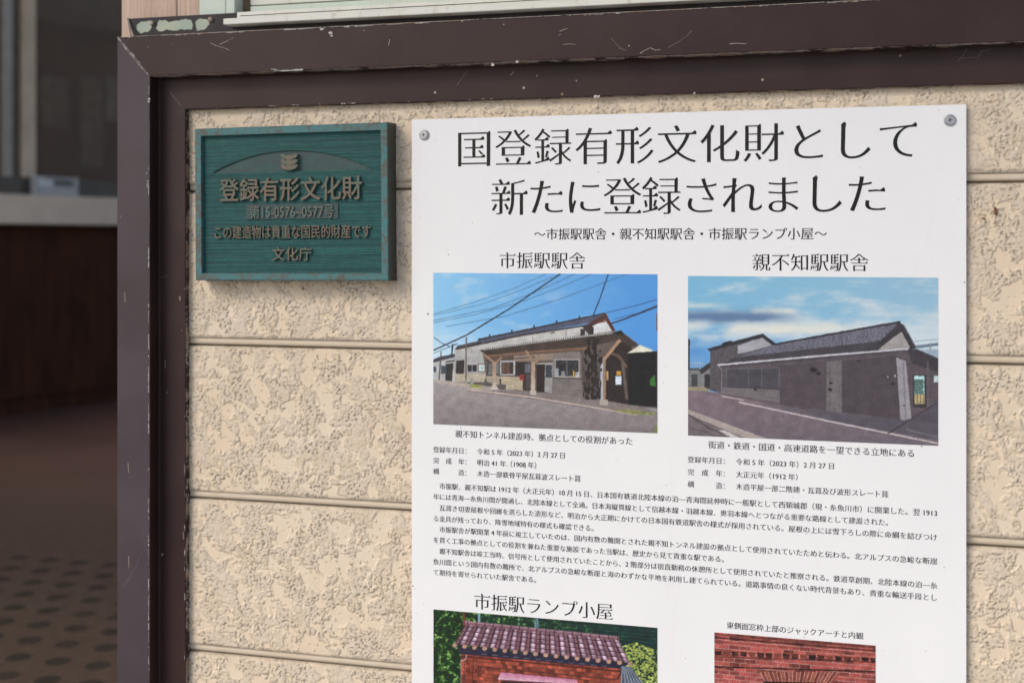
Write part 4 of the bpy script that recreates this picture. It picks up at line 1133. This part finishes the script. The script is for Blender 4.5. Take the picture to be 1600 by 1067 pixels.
screw(663, 211.3, .25); screw(1484.3, 188.3, .15, 1.0)

# specks of dirt and insect marks on the board
M['speck'] = simple('dirt_speck', (0.12, 0.075, 0.045), .8, .4, 300)
dm = MB(); rb = random.Random(5)
for x, y, r in ((669, 491, .0013), (668.5, 489.5, .0011), (647, 203, .0006), (1467, 172, .0009), (935, 269, .0009), (1507, 441, .0012), (1440, 697, .0012), (1199, 365, .0008), (700, 390, .0007), (650, 312, .0008), (657, 340, .0007), (722, 346, .0008), (738, 348, .0008), (701, 398, .001),
                (805, 700, .0009), (793, 728, .001), (820, 730, .0011), (836, 731, .001), (645, 915, .0014), (648, 920, .0009), (720, 668, .0012), (1036, 598, .0008), (1463, 875, .0007), (1475, 886, .0009), (662, 943, .0008), (651, 958, .0008)):
    blob(dm, x, y, r * .8, YB - .0006, rb, .8)
for k in range(60):
    blob(dm, rb.uniform(650, 1500), rb.uniform(200, 1060), rb.uniform(.00025, .0006), YB - .0006, rb)
obj('dirt_specks', dm, M['speck'], pb)['kind'] = 'stuff'

# ------------------------------------------------------------------ bronze plaque
YQ = -0.031
def qx(x, y=0): return wx(x, YQ)
q0, q1 = wx(304.5, YQ), wx(606.2, YQ)
qz1, qz0 = wz(304, 200.6, YQ), wz(306, 437.0, YQ)
pq = thing('bronze_plaque', 'green weathered bronze plaque with raised Japanese lettering mounted on the cream siding', 'plaque', ((q0 + q1) / 2, YQ, (qz0 + qz1) / 2), rot=(0, R(-.38), 0))
def patina(name, brown, teal, bright, amt, stripes=False, rough=.5):
    m = NT(name)
    n = m.noise(85, 6, .72)
    c = m.mix(m.ramp(n, amt - .07, amt + .07), brown, teal)
    n2 = m.noise(70, 5, .7, (1, 1, 1.3))
    c = m.mix(m.ramp(n2, .58, .70), c, bright)
    c = m.mix(m.math('MULTIPLY', m.ramp(m.noise(420, 3), .45, .75), .35), c, tuple(v * .55 for v in teal))
    if stripes:
        st = m.noise(1.0, 3, .6, (2.5, 1, 420)); st2 = m.noise(1.0, 2, .5, (30, 1, 900))
        s2 = m.math('ADD', m.math('MULTIPLY', st, .7), m.math('MULTIPLY', st2, .3))
        c = m.mix(m.ramp(s2, .40, .60), tuple(v * .62 for v in teal), c)
        m.bump(s2, .9, .0016)
    else: m.bump(m.noise(240, 4), .25, .0008)
    return m.out(c, rough, .25, 0.0)
M['pq_border'] = patina('bronze_border', (0.115, 0.105, 0.090), (0.072, 0.185, 0.190), (0.060, 0.29, 0.34), .47)
M['pq_field'] = patina('bronze_field', (0.014, 0.112, 0.102), (0.012, 0.085, 0.084), (0.036, 0.092, 0.094), .5, True)
M['pq_arch'] = patina('bronze_arch', (0.052, 0.082, 0.082), (0.045, 0.095, 0.092), (0.040, 0.125, 0.115), .55)
M['pq_letter'] = patina('bronze_letter', (0.185, 0.140, 0.105), (0.125, 0.140, 0.105), (0.080, 0.20, 0.19), .50)
m = NT('bronze_letter_side')
M['pq_num'] = patina('bronze_number', (0.13, 0.135, 0.11), (0.10, 0.15, 0.13), (0.08, 0.20, 0.18), .5)
M['pq_side'] = patina('bronze_side', (0.070, 0.062, 0.044), (0.055, 0.075, 0.058), (0.045, 0.10, 0.085), .55)
iy = YQ + .0062          # recessed field
def Q(x, y): return wall(x, y, YQ)
i0, i1 = wx(314.2, YQ), wx(595.6, YQ); iz1, iz0 = wz(313, 211.5, YQ), wz(315, 426.3, YQ)
cwid = .0012
rim = MB().extr([[(q0 + cwid, qz0 + cwid), (q1 - cwid, qz0 + cwid), (q1 - cwid, qz1 - cwid), (q0 + cwid, qz1 - cwid)], [(i0, iz0), (i1, iz0), (i1, iz1), (i0, iz1)]], YQ, None)
n_ = 4
a_ = [(q0 + cwid, YQ, qz0 + cwid), (q1 - cwid, YQ, qz0 + cwid), (q1 - cwid, YQ, qz1 - cwid), (q0 + cwid, YQ, qz1 - cwid)]
b_ = [(q0, YQ + cwid, qz0), (q1, YQ + cwid, qz0), (q1, YQ + cwid, qz1), (q0, YQ + cwid, qz1)]
rim.add(a_ + b_, [(i, i + 4, (i + 1) % 4 + 4, (i + 1) % 4) for i in range(4)])
iw = [(i0, i_y, z) for i_y in (YQ,) for z in ()]
rim.add([(i0, YQ, iz0), (i1, YQ, iz0), (i1, YQ, iz1), (i0, YQ, iz1), (i0 + .0008, iy, iz0 + .0008), (i1 - .0008, iy, iz0 + .0008), (i1 - .0008, iy, iz1 - .0008), (i0 + .0008, iy, iz1 - .0008)],
        [(i, (i + 1) % 4, (i + 1) % 4 + 4, i + 4) for i in range(4)])
obj('border', rim, M['pq_border'], pq)
dr = .0010
obj('edge', MB().add([(q0, YQ + cwid, qz0), (q1, YQ + cwid, qz0), (q1, YQ + cwid, qz1), (q0, YQ + cwid, qz1), (q0 - dr, -.001, qz0 - dr), (q1 + dr, -.001, qz0 - dr), (q1 + dr, -.001, qz1 + dr), (q0 - dr, -.001, qz1 + dr)],
    [(i, i + 4, (i + 1) % 4 + 4, (i + 1) % 4) for i in range(4)]), M['pq_side'], pq)
# field with the sunk arch
def QI(x, y): return wall(x, y, iy)
tl_, pk_, tr_ = QI(331.5, 270.6), QI(452, 235.4), QI(583, 265.8)
zb_ = (tl_[1] + tr_[1]) / 2
arch = []
for i in range(41):
    t = i / 40
    arch.append((tl_[0] + (tr_[0] - tl_[0]) * t, zb_ + (pk_[1] - zb_) * (1 - (2 * t - 1) ** 2) ** .92 * 1.0))
fd = MB().extr([[(i0 + .0008, iz0 + .0008), (i1 - .0008, iz0 + .0008), (i1 - .0008, iz1 - .0008), (i0 + .0008, iz1 - .0008)], arch[::-1]], iy, None)
ld = [(x, iy, z) for x, z in arch]; lb_ = [(x, iy + .0024, z) for x, z in arch]
fd.add(ld + lb_, [(i, (i + 1) % 41, (i + 1) % 41 + 41, i + 41) for i in range(41)][::1])
obj('field', fd, M['pq_field'], pq)
obj('arch_relief', MB().extr([arch], iy + .0023, None), M['pq_arch'], pq)
def relief(name, loops_list, mat, yb=None, hgt=.0042, yf=None):
    mb = MB()
    yf = iy - hgt if yf is None else yf
    for gl in loops_list: mb.extr(gl, yf, (iy + .0002) if yb is None else yb)
    return obj(name, mb, mat, pq)
BOLD = dict(tx=.012, ty=-.012, serif=0)
def raised(text, xl, xr, yc, hpx, mat, hgt, style=BOLD, yb=None):
    yf = iy - hgt
    X0, X1 = wx(xl, yf), wx(xr, yf); xm = (xl + xr) / 2
    em = wz(xm, yc - hpx / 2, yf) - wz(xm, yc + hpx / 2, yf)
    st = dict(style); st.pop('gx', None); st['gx'] = None
    return obj('raised_lettering', layout(MB(), text, X0, X1, wz(xm, yc, yf), em, st, yf, (iy + .0002) if yb is None else yb), mat, pq)
raised('登録有形文化財', 342.5, 566.5, 295.6, 38.5, M['pq_letter'], .0045)
raised('この建造物は貴重な国民的財産です', 332.5, 580, 362.3, 22, M['pq_letter'], .0036, dict(tx=.008, ty=-.008))
raised('文化庁', 424, 487, 396.8, 22.5, M['pq_letter'], .0036, dict(tx=.008, ty=-.008))
# number tablet
bxl, bxr = QI(384.5, 0)[0], QI(529, 0)[0]; bzt, bzb = wz(456, 318.5, iy), wz(456, 342.5, iy)
relief('number_tablet', [[[(bxl, bzb), (bxr, bzb), (bxr, bzt), (bxl, bzt)]]], M['pq_arch'], hgt=.0016)
raised('第15-0576~0577号', 389.5, 522, 330.7, 23, M['pq_num'], .0036, dict(tx=.014, ty=-.012, ltx=.008, lty=.004), yb=iy - .0015)
# emblem: three stacked bowls
def em_pt(zx, zy): return wall(390 + zx / 12.3, 220 + zy / 12.3, iy - .004)
def bowl(o, low): 
    return [em_pt(*q) for q in ((604, 256 + o), (682, 256 + o), (694, 278 + o), (828, 278 + o), (840, 256 + o), (922, 256 + o), (922, 285 + o), (905, 318 + o), (868, 344 + o), (836, 350 + o), (800, 372 + low + o), (720, 372 + low + o), (690, 350 + o), (650, 344 + o), (618, 318 + o), (604, 285 + o))][::-1]
relief('emblem', [[bowl(0, -8)], [bowl(102, -8)], [bowl(200, -4)]], M['pq_letter'], yb=iy + .0022, hgt=.0042)
sx_ = [em_pt(*q) for q in ((705, 330), (815, 330), (815, 500), (705, 500))][::-1]
relief('emblem', [[sx_]], M['pq_letter'], yb=iy + .0022, hgt=.0038)

# bits stuck to the siding: an insect case and a cobweb tuft
M['chitin'] = simple('brown_insect_case', (0.17, 0.065, 0.025), .35, .4, 300)
def bug(x, y, r, k, label, rot):
    X, Z = wall(x, y, -.004)
    mb = MB(); n = 12
    prof = [(0, -1), (.42, -.85), (.62, -.45), (.5, -.05), (.62, .35), (.45, .8), (0, 1)]
    for rr_, tt in prof:
        for j in range(n):
            a = 2 * math.pi * j / n; px_, pz_ = rr_ * r * k * math.cos(a), tt * r
            mb.v.append((px_ * math.cos(rot) - pz_ * math.sin(rot), rr_ * r * k * math.sin(a), px_ * math.sin(rot) + pz_ * math.cos(rot)))
    for i in range(len(prof) - 1):
        for j in range(n): mb.f.append((i * n + j, i * n + (j + 1) % n, (i + 1) * n + (j + 1) % n, (i + 1) * n + j))
    me = bpy.data.meshes.new('insect_case'); me.from_pydata(mb.v, [], mb.f); me.materials.append(M['chitin'])
    me.polygons.foreach_set('use_smooth', [True] * len(me.polygons))
    o = bpy.data.objects.new('insect_case', me); o.location = (X, -.004, Z); put(o)
    tag(o, label, 'insect case')
bug(1555.5, 330, .0055, .55, 'large glossy brown insect case on the siding right of the notice board', .1)
bug(1537, 341.5, .0026, .8, 'tiny reddish insect case on siding beside the larger brown one', 1.3)
bug(473, 451, .0022, .8, 'small dark brown insect case on siding just under the bronze plaque', .6)

# ------------------------------------------------------------------ waiting hall seen through the doorway on the left
HZ = .004
# the counter front stands on the floor; survey it at column 90
def ray(x, y):
    u = (x - PX) / F; return Vector((cs * u - sn, sn * u + cs, (PY - y) / F))
r0 = ray(90, 640); t0 = (H - HZ) / -r0.z
P0 = Vector((0, -D, H)) + r0 * t0
CA = R(19)                                  # the counter runs away to the right
cd = Vector((math.sin(CA), math.cos(CA), 0)); cn = Vector((cd.y, -cd.x, 0))
def on_counter(x, y, off=0.0):
    """along, height on the counter front pushed off metres towards the viewer"""
    r = ray(x, y); o = Vector((0, -D, H)); b = P0 + cn * off
    t = (b - o).dot(cn) / r.dot(cn); q = o + r * t
    return (q - P0).dot(cd), q.z
# local frame: x along the counter, -y towards the viewer
def hall(name, label, cat, off=(0, 0, 0), group=None):
    loc = P0 + cd * off[0] - cn * off[1]; loc.z = HZ + off[2]
    return thing(name, label, cat, loc, (0, 0, math.atan2(cd.y, cd.x)), group)
M['cherry'] = simple('dark_red_wood', (0.064, 0.020, 0.007), .6, .3, 5, spec=.2, vec=(3, 3, .6))
M['ledge'] = simple('pale_laminate', (0.90, 0.745, 0.58), .5, .08, 4)
M['alu'] = simple('grey_aluminium', (0.46, 0.42, 0.37), .4, .1, 10, metal=.3)
M['beige'] = simple('beige_post_paint', (0.76, 0.60, 0.45), .6, .1, 6)
M['alu_dark'] = simple('dark_aluminium', (0.13, 0.115, 0.095), .45, .1, 10)
zl0 = on_counter(90, 351, .10)[1] - HZ; zl1 = on_counter(90, 306, .10)[1] - HZ
ct = hall('ticket_counter', 'dark red wooden ticket counter with a pale thick ledge in the dim hall', 'counter')
obj('front_panel', MB().box(-2.5, 3.2, 0, .5, .09, zl0 - .001), M['cherry'], ct, local=True)
obj('plinth', MB().box(-2.5, 3.2, .02, .48, 0, .089), M['cherry'], ct, local=True)
obj('ledge', MB().box(-2.5, 3.2, -.10, .5, zl0, zl1), M['ledge'], ct, bevel=.006, local=True)
a = lambda x, off=-.02: on_counter(x, 200, off)[0]
zr = on_counter(90, 280, -.06)[1] - HZ
tw = hall('ticket_window', 'tall dim ticket office window with grey aluminium bars above the counter ledge', 'window', (0, .06, zl1))
Z = zl1
def tb(name, mat, x0, x1, y0, y1, z0, z1): return obj(name, MB().box(x0, x1, y0 - .06, y1 - .06, z0 - Z, z1 - Z), mat, tw, local=True)
tb('bottom_rail', M['alu_dark'], -2.4, 3.2, .03, .09, Z + .0005, zr)
tb('sash_stile', M['alu'], a(8), a(23), .04, .07, zr, 2.6)
tb('meeting_stile', M['alu_dark'], a(23.5), a(36), .05, .08, zr, 2.6)
tb('post', M['beige'], a(37), a(56), .02, .08, zr, 2.6)
m = NT('office_glass'); m.b.inputs['Transmission Weight'].default_value = .85; M['office_glass'] = m.out((.62, .55, .48), .06, .2)
tb('pane', M['office_glass'], a(56) + .001, 3.2, .055, .06, zr, 2.6)
tb('pane', M['office_glass'], -2.4, a(8) - .001, .055, .06, zr, 2.6)
# office wall, with panels standing for posters reflected in the glass
struct('office_wall', MB().add([tuple(P0 + cd * x - cn * 1.1 + Vector((0, 0, z))) for x, z in ((-3.2, -.01), (4, -.01), (4, 3.99), (-3.2, 3.99))], [(0, 1, 2, 3)]), simple('brown_office_wall', (0.20, 0.095, 0.055), .8, .2, 3))
M['reflected_paper'] = simple('faded_reflection', (0.40, 0.36, 0.32), .8, .3, 14)
M['reflected_paper2'] = simple('bluish_reflection', (0.55, 0.58, 0.62), .8, .3, 14)
for (xa_, ya_, xb_, yb_, mt, lab) in ((62, 118, 106, 202, 'reflected_paper', 'faded grey panel, left of two, standing for a poster reflected in the ticket window'), (126, 118, 160, 262, 'reflected_paper', 'tall pale panel standing for a poster reflected in the ticket window'), (166, 120, 186, 190, 'reflected_paper2', 'bluish panel beside the brown door frame, standing for a reflection in the ticket window')):
    s0, z1_ = on_counter(xa_, ya_, -1.08); s1, z0_ = on_counter(xb_, yb_, -1.08)
    ns = hall('reflection_panel', lab, 'reflection', ((s0 + s1) / 2, 1.08, (z0_ + z1_) / 2 - HZ))
    obj('reflected_paper', MB().box(-(s1 - s0) / 2, (s1 - s0) / 2, -.002, .002, -(z1_ - z0_) / 2, (z1_ - z0_) / 2), M[mt], ns, local=True)
bm = hall('ceiling_reflection', 'grey bar high behind the ticket window, standing for a reflection of the ceiling', 'reflection_bar', (0, .95, on_counter(90, 36, -.95)[1] - HZ))  # grey bar added behind the glass in place of the reflected ceiling
obj('reflection_bar', MB().box(-2.5, 3.5, -.05, .1, 0, .3), simple('grey_reflection', (0.22, 0.20, 0.19), .7), bm, local=True)
# clear card holder on the ledge
s0, s1 = on_counter(53, 295, .03)[0], on_counter(117, 295, .03)[0]
wdt = s1 - s0; hgt = (308 - 280) * (P0 - Vector((0, -D, 0))).length / F
ch = hall('card_holder', 'small clear acrylic card holder standing on the pale counter ledge', 'card holder', ((s0 + s1) / 2, -.03, zl1 + .001))
m = NT('clear_acrylic'); m.b.inputs['Transmission Weight'].default_value = .45; M['acrylic'] = m.out((.88, .89, .90), .2, .6)
M['card'] = simple('white_card', (0.85, 0.85, 0.84), .6, .1, 20); M['card_dark'] = simple('grey_card', (0.20, 0.20, 0.19), .6, .2, 20)
h2_ = wdt / 2
obj('tray', MB().box(-h2_, h2_, -.03, .03, 0, .006).box(-h2_, -h2_ + .006, -.03, .03, .006, hgt).box(h2_ - .006, h2_, -.03, .03, .006, hgt).box(-h2_ + .006, h2_ - .006, .024, .03, .006, hgt).box(-h2_ + .006, h2_ - .006, -.03, -.024, .006, hgt * .5), M['acrylic'], ch, local=True)
obj('card', MB().box(-h2_ + .012, -h2_ + .05, -.018, -.014, .008, hgt * .9), M['card'], ch, local=True)
obj('card', MB().box(-h2_ + .055, -h2_ + .11, -.010, -.006, .008, hgt * .8), M['card'], ch, local=True)
obj('card', MB().box(-h2_ + .115, h2_ - .012, .004, .008, .008, hgt * .85), M['card_dark'], ch, local=True)

# canopy over the station front: unseen, added to shade the upper wall
cn_ = MB().box(-7, 4, -1.5, -.004, 2.76, 2.86)
struct('shade_canopy', cn_, M['shade_eave'])
for o in sc.objects:
    if o.name.startswith('siding_board') or o.name.startswith('printed_photo'): o.data.validate()
